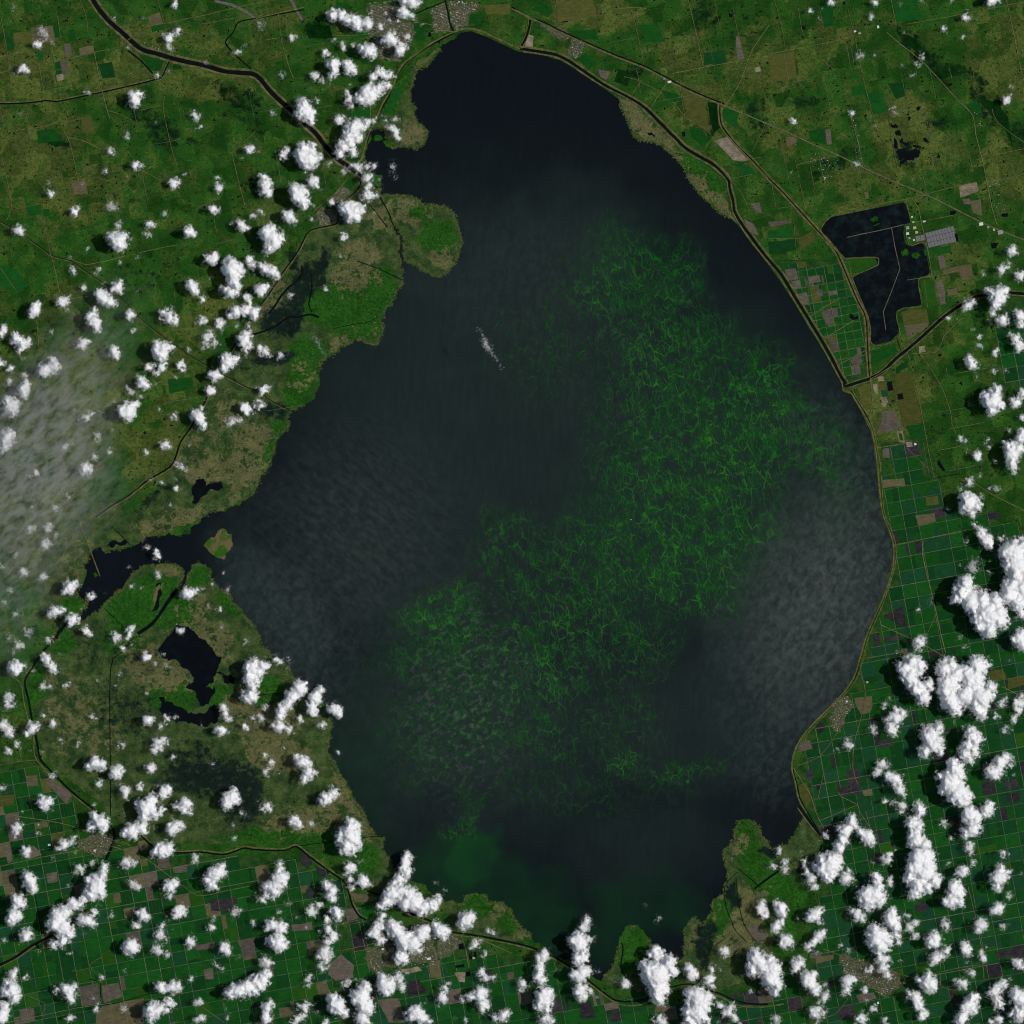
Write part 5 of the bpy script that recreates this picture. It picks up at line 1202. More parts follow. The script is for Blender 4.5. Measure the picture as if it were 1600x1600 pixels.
# ================================================================== clouds
# measured tile by tile: thickness digit, then puffs "x,y,r"; clouds parted by |
CLOUDS = {
(0, 0): "5 85,50,22|4 265,190,35 280,230,25|8 240,275,30 215,270,15|9 1090,35,25 1095,10,15|9 1050,230,35 1115,190,25 1085,215,20|6 1060,300,30 1050,275,18|8 145,430,38 170,445,20 125,440,15|9 840,615,45 850,645,30 820,590,25 865,585,25|7 1225,730,30 1215,700,25 1250,790,22 1220,800,15|5 795,850,28|8 690,940,28|8 845,1030,35 880,1035,18|7 660,1065,25|8 1080,1150,38 1115,1130,20|7 1370,1175,35 1350,1120,25|8 320,1205,30 300,1195,18|9 465,1325,30 490,1300,15|4 690,1285,45 730,1300,25|8 1325,1310,38 1355,1325,22|8 930,1400,30 960,1410,18|5 915,1460,30 945,1480,18|9 735,1500,65 750,1540,35 700,1490,40 770,1490,40|5 740,1410,35|9 1180,1445,40 1200,1465,25|8 1510,1410,38 1545,1425,20 1490,1395,20|7 115,1440,40 140,1460,22|6 540,1560,22|8 1570,935,35 1545,925,20|7 1480,325,25 1500,320,15|6 1580,1350,30|7 980,465,25|5 545,580,20|5 800,300,18|4 710,120,18|3 125,710,20|4 985,760,14|5 345,1105,12|4 1300,385,15|4 515,1140,18|4 1030,1335,25|3 895,120,20",
(1, 0): "9 470,100,35 480,60,20 530,90,40 570,130,40 620,140,45 690,150,45 640,165,35 600,110,30|8 780,170,28|6 715,80,20|8 920,75,45 960,100,30 890,60,25|8 970,10,45 920,5,30 1010,20,25|7 815,90,20|6 990,125,20|9 835,240,50 870,265,30 800,255,30|7 945,235,28|9 895,310,45 920,290,30|9 700,320,50 735,345,30 660,300,30 720,290,25|7 545,300,25 540,275,20|5 490,255,20|6 605,280,22|9 425,325,25 450,340,20|9 485,400,45 490,450,35 470,480,22 450,400,25|9 585,425,45 560,400,30 610,445,25|9 800,460,40 760,450,30 840,470,30 725,480,30|9 700,580,60 650,620,45 750,560,50 800,545,35 830,530,25 690,640,30 720,610,40|8 580,620,40 590,670,25 570,585,25|9 300,690,60 330,740,45 270,710,40 290,640,40 345,770,20 350,710,30|7 385,630,22|8 225,240,28 240,220,20|6 165,465,25|7 380,480,30 410,510,22 355,465,18|8 515,745,38 540,750,20|9 600,800,55 640,790,45 690,775,35 740,750,30 580,850,45 540,920,50 520,960,35 590,900,45 610,960,30 630,860,40|7 870,820,40 890,860,28 840,800,30|6 815,745,25 875,745,25|9 310,990,65 280,960,50 330,1020,45 290,920,40 350,920,40 400,980,30 370,990,35|8 175,960,38 195,940,25 155,970,20|6 450,1025,22|7 640,1050,40 690,1040,30 600,1040,25 550,1070,25|7 740,1030,25|7 700,1110,40 710,1150,30 690,1180,30|8 700,1220,40 740,1220,25 670,1240,22|5 850,1030,25 855,1080,22 870,1105,12|8 50,1110,40 30,1090,20 60,1160,45 80,1210,35 40,1200,30|8 360,1130,40 380,1165,28 340,1140,25|9 265,1220,60 240,1180,45 290,1260,45 300,1190,35 295,1290,25|9 595,1320,65 560,1290,45 620,1360,40 660,1310,35 580,1370,30|7 475,1265,30|9 205,1355,45 230,1380,30 180,1340,25|5 345,1370,28|5 350,1280,20|9 90,1480,60 60,1450,45 110,1520,50 80,1560,40 150,1480,35 100,1420,35|8 545,1480,30 560,1490,20|5 110,705,20|3 30,160,35|5 15,890,12|4 10,950,14|5 35,1330,30|4 780,1150,15",
(3, 0): "7 395,10,30|8 270,65,22|8 670,15,25|7 645,105,25|6 965,5,20|6 1150,10,15|9 1390,10,40 1430,0,25|8 1235,105,28 1255,115,18|8 1095,180,20 1110,185,12|7 1225,235,18|5 1310,120,18|6 960,350,22|5 940,400,25|5 900,470,18|4 840,410,18|5 405,475,15|4 580,350,30|4 660,345,16|8 1495,615,32 1480,640,18|7 525,705,25|5 780,680,28 790,710,18|5 675,790,15|8 155,760,25|5 550,1020,25 575,1025,15|6 145,1080,14|8 1530,1570,38 1510,1555,20|3 830,25,14|4 855,200,16|4 1585,340,14",
(0, 1): "9 1330,20,45 1290,15,25|9 1445,70,65 1460,130,55 1480,180,40 1420,100,40 1500,90,40 1430,225,45 1400,210,30 1480,230,25|8 1540,260,35 1560,290,25|8 1580,60,30 1560,20,35|9 1205,190,45 1225,215,28 1190,165,25|8 1265,270,30|9 1470,350,45 1530,340,45 1580,350,45 1430,370,25 1590,380,30|8 1370,415,35 1385,440,20|7 1260,405,35|6 1300,500,50 1340,550,30 1290,560,30 1270,510,25|9 1530,520,45 1500,510,30 1560,560,35 1530,590,25 1540,485,30|6 1480,430,20|6 1550,430,25|8 1060,380,45 1095,410,28 1020,350,30 1005,400,18|5 1080,335,25|9 1000,590,60 1020,630,40 980,560,35 1050,580,30 1080,570,25|9 920,695,30 1010,690,35 975,735,25 950,680,25|8 1130,675,35 1140,715,22|9 1420,660,55 1460,640,35 1400,700,30 1490,635,20|9 1340,745,45 1370,755,28 1310,735,25|9 1310,845,35 1330,835,22|6 1175,590,20|8 890,800,45 870,770,25 920,815,25|5 830,850,35 880,880,25 800,830,20|9 790,975,60 820,940,40 760,970,35 850,930,25 800,1010,30|7 1090,1000,30|5 1000,960,15|9 1240,1010,50 1270,1060,30 1215,985,30 1255,955,15|9 1540,960,40 1520,945,25|7 1595,940,20|6 1450,1040,40 1490,1020,30 1410,1030,22|7 1030,1175,40 1060,1195,22|7 915,1225,22|6 1180,1180,14|5 1120,1310,35 1160,1335,20|7 1015,1415,25|7 1100,1455,28|4 1060,1560,20|8 740,190,45 700,200,30|9 640,260,45 690,290,40 620,230,35|8 815,370,38|8 390,285,40 420,270,20 350,300,20|5 420,340,20|9 215,335,45 240,300,25 190,370,25|9 590,410,50 600,450,35 560,370,30 580,340,25|7 525,200,25|6 600,95,25 620,75,14|7 455,85,25 470,110,15|7 750,40,15|5 860,10,20|6 330,475,20|7 510,545,45 550,540,30|6 830,465,25|8 715,600,45 730,630,25 695,580,25|9 100,520,40 140,550,40 180,540,30 120,590,30 90,490,20|9 20,460,35 5,490,25|8 280,710,55 340,690,50 320,650,35 250,720,30|8 65,705,30|8 10,665,30|7 60,780,30|9 145,830,50 165,800,30 150,870,30|7 155,740,25|9 65,945,60 80,990,30 40,910,35 110,910,20|9 40,1150,60 60,1110,40 20,1200,35|4 15,1280,20|7 535,1005,35 575,985,20 500,1020,15|4 620,970,15|4 685,860,14|4 700,1090,20|4 610,1130,35|6 685,1220,25|6 590,1260,25|7 410,1195,30 455,1175,15|8 530,1330,50 550,1340,30|7 225,1355,30 180,1385,20|6 425,1500,25|5 350,1570,30|4 200,1570,25",
(1, 1): "9 60,80,40 100,100,40 130,120,28 25,60,25|9 30,210,45 70,190,28 40,240,20|7 0,370,20|7 435,205,25|5 215,250,28|8 60,600,30 20,580,30 85,620,15|8 150,630,25|8 40,840,35 70,825,22|7 30,930,30 10,900,18 15,960,15|6 530,10,18",
(3, 1): "7 1460,80,40 1500,50,25 1440,140,20|8 1580,125,35 1550,110,20|5 1345,105,20|9 1440,260,60 1470,220,40 1420,310,35 1390,230,30 1400,360,25|7 1375,215,28|7 1250,310,40 1220,330,25 1280,290,25|8 1130,390,22|8 1465,400,45 1430,400,25 1490,390,20|8 1580,370,45 1590,430,35 1555,350,25|8 1550,520,40 1580,560,40 1520,490,22|7 1320,500,25|6 1320,560,25|8 1425,600,32|8 1270,670,45 1255,640,25 1290,700,25|6 1415,710,25|6 1485,710,22|9 1400,910,65 1425,840,40 1360,890,40 1440,930,45 1400,980,30 1340,880,20|8 1590,860,40 1550,920,40 1530,900,25|7 1590,1010,25|6 1510,1090,20|9 1580,1140,45 1590,1100,35|9 1530,1230,60 1500,1180,40 1560,1200,45 1520,1290,40 1540,1340,22|8 1305,1250,35 1290,1240,20|6 1200,1145,25|6 1235,1165,22|6 1370,1150,22 1380,1190,18|5 1420,1280,18|7 1260,1420,30 1280,1380,18|6 1200,1450,18|6 1430,1450,25 1390,1450,20|9 1260,1540,65 1230,1510,45 1300,1560,45 1220,1580,30|5 1330,1500,25|4 1120,1585,14|4 1270,925,10|4 1255,1345,15",
(0, 2): "5 200,105,40|5 300,95,40|6 285,205,45|6 150,380,40|5 265,400,35|4 100,270,25|4 345,150,30|9 430,470,50 460,450,30 405,490,22 490,445,15|8 575,525,30 555,515,15|5 655,512,12|8 340,625,45 390,605,25 310,635,22|9 450,675,45 480,665,22|7 300,805,25 325,795,12|8 105,975,55 70,970,30 140,965,25|5 120,830,40 90,870,25|8 290,920,40 320,960,40 345,990,30 265,890,22|8 540,745,35 560,760,22|6 275,1085,35 310,1095,18|5 410,1080,25 430,1060,14|8 985,275,30 975,255,22|6 925,225,25 905,215,12|5 985,390,30|6 825,460,25|6 885,480,18|5 815,350,12|8 1175,510,45 1160,480,25 1230,490,25|5 1260,475,20|6 1330,450,20|5 1395,385,14|5 1420,480,25|7 1370,605,25|5 1390,720,25|7 1125,735,30|6 720,780,40 740,790,25|7 810,750,35 825,725,22 800,780,22|8 770,855,25|8 915,905,35|6 1020,890,14|6 1540,810,25|7 745,1010,25|5 970,950,20|5 1040,960,22|5 915,1130,20|5 620,1050,20|9 1565,980,55 1590,940,40 1560,1040,45 1580,1100,40|9 1570,1150,50 1530,1160,30|6 55,1150,40 50,1200,40 80,1210,20|6 270,1270,22|7 330,1320,30|6 585,1280,25|9 930,1300,40 910,1290,25|7 1040,1290,30 1010,1335,25|6 1095,1280,28|8 1390,1220,35 1410,1260,30 1440,1290,28|8 1385,1365,45 1360,1355,25|8 1530,1345,28|7 1580,1290,25|8 200,1350,45 240,1335,25 160,1380,30|7 55,1370,45 20,1330,40 70,1400,22|7 105,1445,25|7 50,1490,28|5 185,1490,18|5 260,1505,15|7 485,1455,18|5 380,1430,20|6 760,1450,28|7 990,1440,45 1030,1420,35 960,1490,30 1000,1470,30|6 1080,1530,25|9 590,1570,50 630,1580,40 550,1590,30|6 1330,1570,25|5 10,340,30|4 60,490,30|4 100,640,35|4 30,560,30|4 175,750,35|4 70,780,30|5 380,890,14|6 1255,1345,14",
(1, 2): "7 130,920,30 150,940,22|5 205,930,18|9 45,960,45 20,1000,40 0,1050,40 70,970,25|9 270,1100,55 230,1150,50 200,1190,45 160,1230,45 150,1280,35 300,1080,30|9 370,1160,50 340,1210,40 350,1250,35 400,1110,35|9 490,1235,45 520,1260,30 460,1230,20|7 280,1295,30|8 150,1340,45 200,1360,35 110,1340,25|7 50,1220,28|6 30,1290,30|7 415,1335,32|6 170,1480,15|7 515,1505,20|7 95,1560,30 50,1520,22|8 290,1560,55 250,1530,28 330,1590,30 330,1630,45 300,1670,35 360,1650,25",
(3, 2): "9 1360,170,45 1320,110,30 1290,80,22 1380,200,30 1340,140,35|8 1280,5,35|6 1460,160,30|5 1240,185,20|9 1530,240,80 1560,320,80 1590,200,60 1480,250,50 1500,330,50 1550,400,60 1520,480,70 1590,470,60 1560,570,60 1500,530,60 1590,640,40 1640,400,80 1650,560,70|9 1200,500,60 1240,450,60 1180,540,45 1270,560,70 1340,540,60 1380,640,90 1420,560,60 1320,660,60 1450,680,60 1380,740,60 1320,720,40 1440,620,60|4 1280,350,45 1300,310,30|9 1560,790,50 1590,830,45 1590,760,40|8 950,815,45 970,790,25 930,840,25|6 940,610,22|5 1015,560,20|9 850,980,55 900,940,60 880,1040,60 950,960,50 930,1100,60 970,1160,55 1000,1080,45 900,1000,50|9 1100,970,55 1140,950,45 1130,1060,80 1180,1010,60 1240,1000,55 1310,960,70 1360,950,35 1280,1050,80 1330,1160,80 1230,1150,70 1140,1180,70 1390,1100,45 1300,1230,50 1340,1270,40 1180,1240,45 1100,1120,50|7 1420,1280,30|6 1460,1200,35 1490,1170,20|8 1570,1190,40 1590,1150,25 1560,1240,35 1530,1300,25|6 1480,1360,30 1510,1340,18|8 790,1290,50 840,1260,35 770,1350,45 740,1300,25 800,1240,25 790,1390,20|6 660,1360,35 640,1340,20|6 730,1210,25|5 765,1165,15|7 500,1450,28 515,1470,20 490,1420,14|8 1010,1390,65 1060,1350,45 1030,1450,60 980,1500,50 1080,1500,35 1060,1430,45|8 1270,1390,50 1290,1440,50 1240,1470,50 1320,1410,35 1230,1520,35 1170,1560,40 1260,1540,40 1300,1500,35 1200,1590,35|8 1450,1570,50 1490,1530,35 1400,1590,30 1510,1580,25|7 715,1570,35 745,1590,25|5 430,1490,18|5 1215,1350,18|5 1165,1320,14|5 1225,840,20|5 1200,780,20|4 1210,330,15|6 1385,375,12|6 1385,300,10",
(0, 3): "8 725,30,50 750,10,35|7 945,5,40|6 620,100,35|5 330,40,30|8 285,215,50 320,200,28 250,210,30 260,245,25|6 15,120,25|7 100,380,40 110,350,25 95,420,25|7 235,405,20|9 620,340,55 590,300,35 660,360,35 570,370,30 640,390,25|8 400,480,40 455,450,30 360,505,25|8 160,525,35|7 790,140,40 760,120,25 785,175,25|7 875,115,35|9 1030,150,40 1050,120,28 1010,180,25|9 915,250,65 940,200,50 880,230,40 970,290,40 900,310,40 1010,260,30|9 830,390,60 790,400,40 880,370,45 900,390,30|8 1160,220,45 1140,260,30 1100,240,30 1180,280,25|8 1080,380,45 1060,400,30 1100,350,28 1135,365,25|9 1440,190,55 1410,220,40 1480,190,35 1460,150,30|6 1520,290,25|6 1460,355,18|5 1470,440,20|9 1010,510,55 1060,500,40 970,530,30 1040,540,25|6 1220,565,35|7 790,590,45 840,590,28 760,600,22|7 500,630,40|5 575,590,30|9 600,750,65 560,790,45 630,790,40 610,700,45 550,700,30 650,620,35 640,670,40|9 180,700,50 160,670,30 200,750,40 210,700,25|7 845,730,40 820,720,22 860,750,22|9 1060,740,45 1090,725,35 1020,750,25|6 1060,800,35|8 1345,660,55 1380,620,40 1320,720,45 1290,690,35 1340,750,25 1390,660,30|9 450,850,45 490,860,30 520,820,40|9 360,920,60 340,980,55 400,1000,60 410,900,50 390,1080,40 430,1040,40 330,1100,35|8 540,950,50 580,970,35 500,960,28 590,900,30|9 110,840,50 140,860,30 90,870,25|9 80,930,50 50,950,30 110,920,30|8 160,1050,45 190,1030,28 140,1080,22|7 30,1075,20|8 890,920,45 920,930,25 860,900,22|7 850,980,30|8 1120,900,45 1145,870,28 1090,930,22|6 695,920,22|6 430,735,14|9 815,1120,55 840,1110,30 780,1130,25|7 1000,1050,45 1010,990,28 1030,1080,22|6 990,1140,45 1040,1160,28 960,1120,22|8 1190,1090,40 1210,1080,22|7 1410,1130,45 1390,1100,25 1430,1160,22|7 1320,1000,30|5 1340,940,25|5 1460,900,35 1500,890,20|6 1590,965,25|7 435,1155,18|6 630,1310,25|5 780,1270,20|8 80,1300,40 100,1270,25|7 160,1310,25|9 70,1380,55 90,1430,45 30,1400,40 40,1340,30|9 20,1500,50 10,1560,50|8 430,1400,50 440,1450,40 400,1380,35 350,1390,30 460,1370,25|7 600,1500,28|5 775,1500,28|7 440,1560,35|8 1010,1370,45 1070,1370,45 1110,1360,40 980,1360,22|7 1190,1320,25|9 960,1520,60 1000,1500,40 930,1540,35 940,1580,30|8 1050,1470,40 1080,1480,25 1040,1520,28|6 1240,1460,35|7 1260,1570,40 1220,1580,25|7 1420,1560,22|9 1490,1390,60 1550,1370,55 1590,1330,45 1430,1410,40 1590,1400,35|6 1350,1230,25 1390,1260,25|5 245,1150,20",
(1, 3): "6 70,20,35|9 440,190,50 480,160,40 420,210,28 500,145,25|7 70,240,40 40,260,22|8 245,320,40 270,360,30 225,340,25|7 350,345,28|9 590,420,75 600,360,50 560,490,55 620,470,45 530,430,35 600,520,35|8 580,630,45 610,620,28|8 670,700,40 690,730,28 640,720,22|7 590,700,35 600,750,25|8 145,590,25 150,630,30 160,680,50 110,740,55 130,690,45 170,730,35 60,740,35|8 35,830,30 60,800,25 120,790,40|8 435,730,40 470,770,45 480,820,30 450,790,30|9 505,910,45 490,890,30 520,940,25|7 340,890,40 400,850,28 360,910,22|6 200,845,20|6 255,930,20|5 145,900,25|8 440,950,30 450,1010,35 480,1060,40 440,1080,30 500,1040,25|7 430,1160,50 440,1200,35 410,1250,35 450,1130,30 390,1190,25|6 330,1320,35 320,1350,22|8 100,980,45 150,1000,50 190,980,28 70,1000,25|9 130,1090,60 100,1080,40 160,1110,40 190,1090,25|7 70,1220,45 40,1200,30|8 40,1330,50 70,1290,35 20,1370,40 60,1280,25|8 70,1500,45 60,1560,45 90,1460,28|7 310,1490,45 270,1490,25 340,1480,25|7 260,1570,40 300,1550,25 220,1590,25|9 500,1480,60 480,1440,40 530,1520,40 560,1530,30|6 560,1350,35 590,1330,22|7 430,1590,30|9 940,560,40 930,620,40 950,660,35 900,690,40 860,720,35 940,595,35|9 850,790,60 900,770,55 960,800,60 990,840,60 930,850,50 810,840,45 770,860,30 1050,870,50 1100,850,45 1140,820,35 1030,910,35|8 780,930,35 770,990,45 740,1040,45 780,1070,35 710,1040,28|9 870,1010,55 850,980,40 920,1070,60 970,1090,60 1030,1040,60 1060,1010,45 1000,1130,35 930,1120,40|9 1150,1020,55 1190,1020,30 1120,980,35 1170,1070,22|9 910,1190,45 940,1210,25 890,1170,25|9 810,1360,60 790,1320,45 840,1330,35 820,1400,30|7 890,1300,35 910,1370,35 900,1330,30|9 650,1440,65 680,1370,50 690,1480,55 660,1500,45 620,1410,35 710,1520,30|8 660,1570,50 700,1590,30|8 1310,950,60 1340,920,35 1290,990,30 1340,970,30|7 1370,1105,35 1340,1130,20|6 1400,1080,20|8 1450,1015,22|7 1490,1030,28|6 1430,1165,22|7 1410,1270,30 1430,1310,35 1480,1310,30 1400,1290,22|8 1400,1410,50 1420,1470,45 1340,1430,35 1290,1450,25 1440,1390,25 1410,1510,30|8 1000,1530,55 1040,1560,40 970,1560,40 950,1510,25 1080,1580,30|7 1180,1370,35 1170,1440,40 1150,1420,25 1210,1350,22|6 1070,1460,20|8 1550,1550,45 1500,1560,30 1570,1520,25|7 1310,1580,22|3 1120,720,20|3 1180,760,25|3 950,510,12",
(2, 3): "7 460,960,35 450,1000,40 470,930,20|9 420,1070,55 430,1120,50 380,1080,45 470,1070,30 410,1190,45 440,1180,40|9 420,1290,60 460,1270,40 380,1300,35|8 430,1380,50 440,1430,40 400,1400,35 480,1400,25|6 535,1270,18|5 510,1065,20|5 920,945,25 905,965,12|4 840,855,12|8 185,1180,45 180,1250,45 200,1150,28 160,1310,45 190,1320,35|9 205,1410,60 190,1450,45 230,1460,40 170,1490,40 220,1510,35|7 210,1570,45 250,1590,30|7 65,1350,35 50,1380,25|9 890,1150,45 920,1180,55 860,1170,30|9 900,1290,90 850,1260,60 970,1220,60 1000,1280,40 820,1230,40 900,1390,60 950,1380,45 910,1440,40 940,1450,30 990,1190,40|7 710,1345,35 700,1330,22|8 1120,1290,45 1100,1250,35 1130,1310,28|9 1170,1450,85 1120,1420,50 1220,1420,45 1160,1530,70 1100,1520,45 1210,1500,45 1110,1590,50 1200,1570,40|8 1230,1320,40 1250,1250,30 1250,1360,25|7 1300,1480,35|7 1380,1490,30 1350,1530,45 1390,1550,30|8 920,1570,40 950,1590,30|6 1490,1405,22|8 1555,880,40 1580,920,30 1560,850,28|7 1325,1145,40 1340,1155,22|9 1530,1200,60 1520,1150,40 1570,1250,60 1590,1320,50 1500,1270,40 1480,1230,25|7 1420,1595,18|6 1590,630,15",
(3, 3): "6 70,520,30 110,590,35 100,640,30|6 30,620,30|9 480,390,55 520,330,45 470,450,40 440,500,45 540,360,35|9 620,430,50 580,400,35 650,460,25|9 380,600,80 340,620,60 420,560,50 380,680,50 330,570,40|8 480,690,45 500,640,25 520,700,25|7 270,690,45 290,740,35 240,650,35 230,590,30 250,720,25|6 360,425,30|8 800,70,50 760,60,35 820,130,40 840,160,25 740,45,25|6 690,25,40 660,40,25|7 730,205,25|6 840,235,40 830,275,25 800,220,25|9 940,240,40 950,280,40 900,340,50 940,370,40 920,440,60 980,480,50 900,470,35|9 960,560,80 920,620,70 980,640,80 1040,700,50 880,690,45 930,740,60 910,790,45 990,740,55 1020,540,30|7 745,570,40 755,545,25|9 680,690,40 690,740,45 670,660,25|9 640,800,70 610,830,50 700,830,50 670,770,50 590,790,35 640,870,30|7 760,710,35|9 1140,80,75 1180,40,60 1110,130,50 1180,150,80 1230,180,55 1200,210,45 1070,50,30 1160,0,50|8 1410,30,50 1450,20,35 1380,20,30 1440,65,22|9 1260,290,60 1300,310,45 1240,270,35 1280,380,50 1320,360,35 1230,410,35|8 1370,260,50 1390,220,30 1350,290,25|6 1260,490,40 1270,530,28|8 1220,645,45 1190,660,30 1280,590,28|6 1130,600,25|9 1170,760,55 1150,830,50 1200,840,40 1110,830,35 1180,710,30 1210,780,30|8 1450,680,60 1430,740,40 1460,620,35 1470,540,30 1410,680,35 1500,660,25|6 1510,800,28|8 1430,880,45 1470,870,25 1400,890,25|7 1330,980,50 1310,1020,30 1350,970,25|6 1470,990,30|8 1240,1130,45 1230,1100,28 1250,1160,25|7 1340,1190,35 1330,1150,20|6 1270,1280,35|8 1560,1220,40 1540,1200,25 1590,1240,25|6 1110,980,35 1100,950,20 1120,1020,22|8 1030,1080,55 1050,1050,35 1000,1090,28|7 1050,1180,50 1110,1140,35 1130,1130,20 1030,1220,28|9 770,950,55 800,990,45 780,900,35 750,920,25|9 690,1060,75 650,1030,50 700,1120,55 740,1080,50 640,1080,40 660,1000,30 800,1040,40|8 700,1190,40 740,1200,35|7 820,1090,30|7 720,1250,45 740,1300,35|7 640,1250,30 620,1270,22|6 890,990,45 930,970,28 860,920,25|7 920,1050,28|7 560,920,45 520,900,30 590,950,25|7 500,1330,50 520,1310,30 490,1400,35 480,1350,25|8 610,1385,28|9 1010,1350,60 980,1340,35 1040,1370,30 1000,1290,28 940,1330,25|7 1220,1350,45 1190,1340,25|8 920,1430,50 940,1480,40 880,1410,25 960,1500,28 960,1550,40 990,1530,25|9 1270,1450,50 1300,1430,28 1240,1500,50 1210,1560,50 1280,1500,40 1190,1580,35|8 1420,1390,50 1460,1350,40 1380,1410,25 1430,1440,35 1450,1480,40 1480,1370,25|9 1570,1440,60 1550,1400,40 1590,1500,45 1560,1540,50 1520,1530,25 1640,1480,60|7 1440,1570,35 1400,1590,25|8 590,1560,40 570,1580,25|7 660,1510,28|7 735,1580,30|7 300,1530,45 340,1520,30 270,1520,25|6 310,1590,25|8 290,920,50 250,930,30 320,890,30 330,970,22|8 320,1050,45 350,1030,25 290,1090,35 250,1120,35|8 80,880,50 50,850,30 100,920,30|8 50,990,45 90,960,30 30,1010,25|8 110,1080,50 130,1110,30 90,1100,25|9 30,1250,60 20,1320,65 60,1360,45 40,1400,35 10,1190,35|8 180,1230,50 200,1190,28 170,1270,28|8 260,1330,60 290,1390,45 230,1300,35 280,1280,28|6 350,1430,40 370,1410,25 320,1460,22|6 360,1350,22|5 500,1140,25|5 450,1105,22|5 1100,350,35|5 1150,440,25|5 50,1570,40",
}
STREAKS = {  # wind-drawn streaks, thin
    "thin white streak of cloud drawn across the open lake": (1, 1, "5 1390,450,7 1400,470,8 1412,495,11 1425,520,15 1438,545,19 1450,570,21 1462,592,18 1480,615,14 1495,635,10 1508,655,7 1525,685,6 1540,710,5"),
    "faint grey smoke trail ending at the west shore": (1, 1, "4 362,512,9 372,525,11 385,542,13 398,560,13 408,578,12 420,598,10 432,618,7"),
}

def cloud_matter():
    g = NG("cloud_vapour")
    co = g.n("ShaderNodeNewGeometry").outputs["Position"]
    den = g.attr("vapour")
    wisp = g.noise(g.warp(co, 2.4, 1 / 2.6, 2), 1 / 3.0, 5, 0.66)
    thin = g.math('MULTIPLY', g.math('SUBTRACT', wisp, 0.5), g.math('MULTIPLY', g.math('SUBTRACT', 1.02, den), 1.5))
    a = g.ss(g.math('ADD', den, thin), 0.06, 0.98)
    a = g.math('SUBTRACT', 1.0, g.math('SQRT', g.math('SUBTRACT', 1.0, g.math('MULTIPLY', a, 0.998))))   # the ray meets two skins
    b = g.n("ShaderNodeBsdfPrincipled")
    b.inputs["Base Color"].default_value = (0.80, 0.80, 0.80, 1)
    b.inputs["Roughness"].default_value = 1.0
    b.inputs["Specular IOR Level"].default_value = 0.0
    b.inputs["Subsurface Weight"].default_value = 1.0
    b.inputs["Subsurface Radius"].default_value = (1, 1, 1)
    b.inputs["Subsurface Scale"].default_value = 2.0
    t = g.n("ShaderNodeBsdfTransparent")
    m = g.n("ShaderNodeMixShader")
    g.link(a, m.inputs[0]); g.link(t.outputs[0], m.inputs[1]); g.link(b.outputs[0], m.inputs[2])
    g.link(m.outputs[0], g.out.inputs[0])
    return g.m
M_CLOUD = cloud_matter()

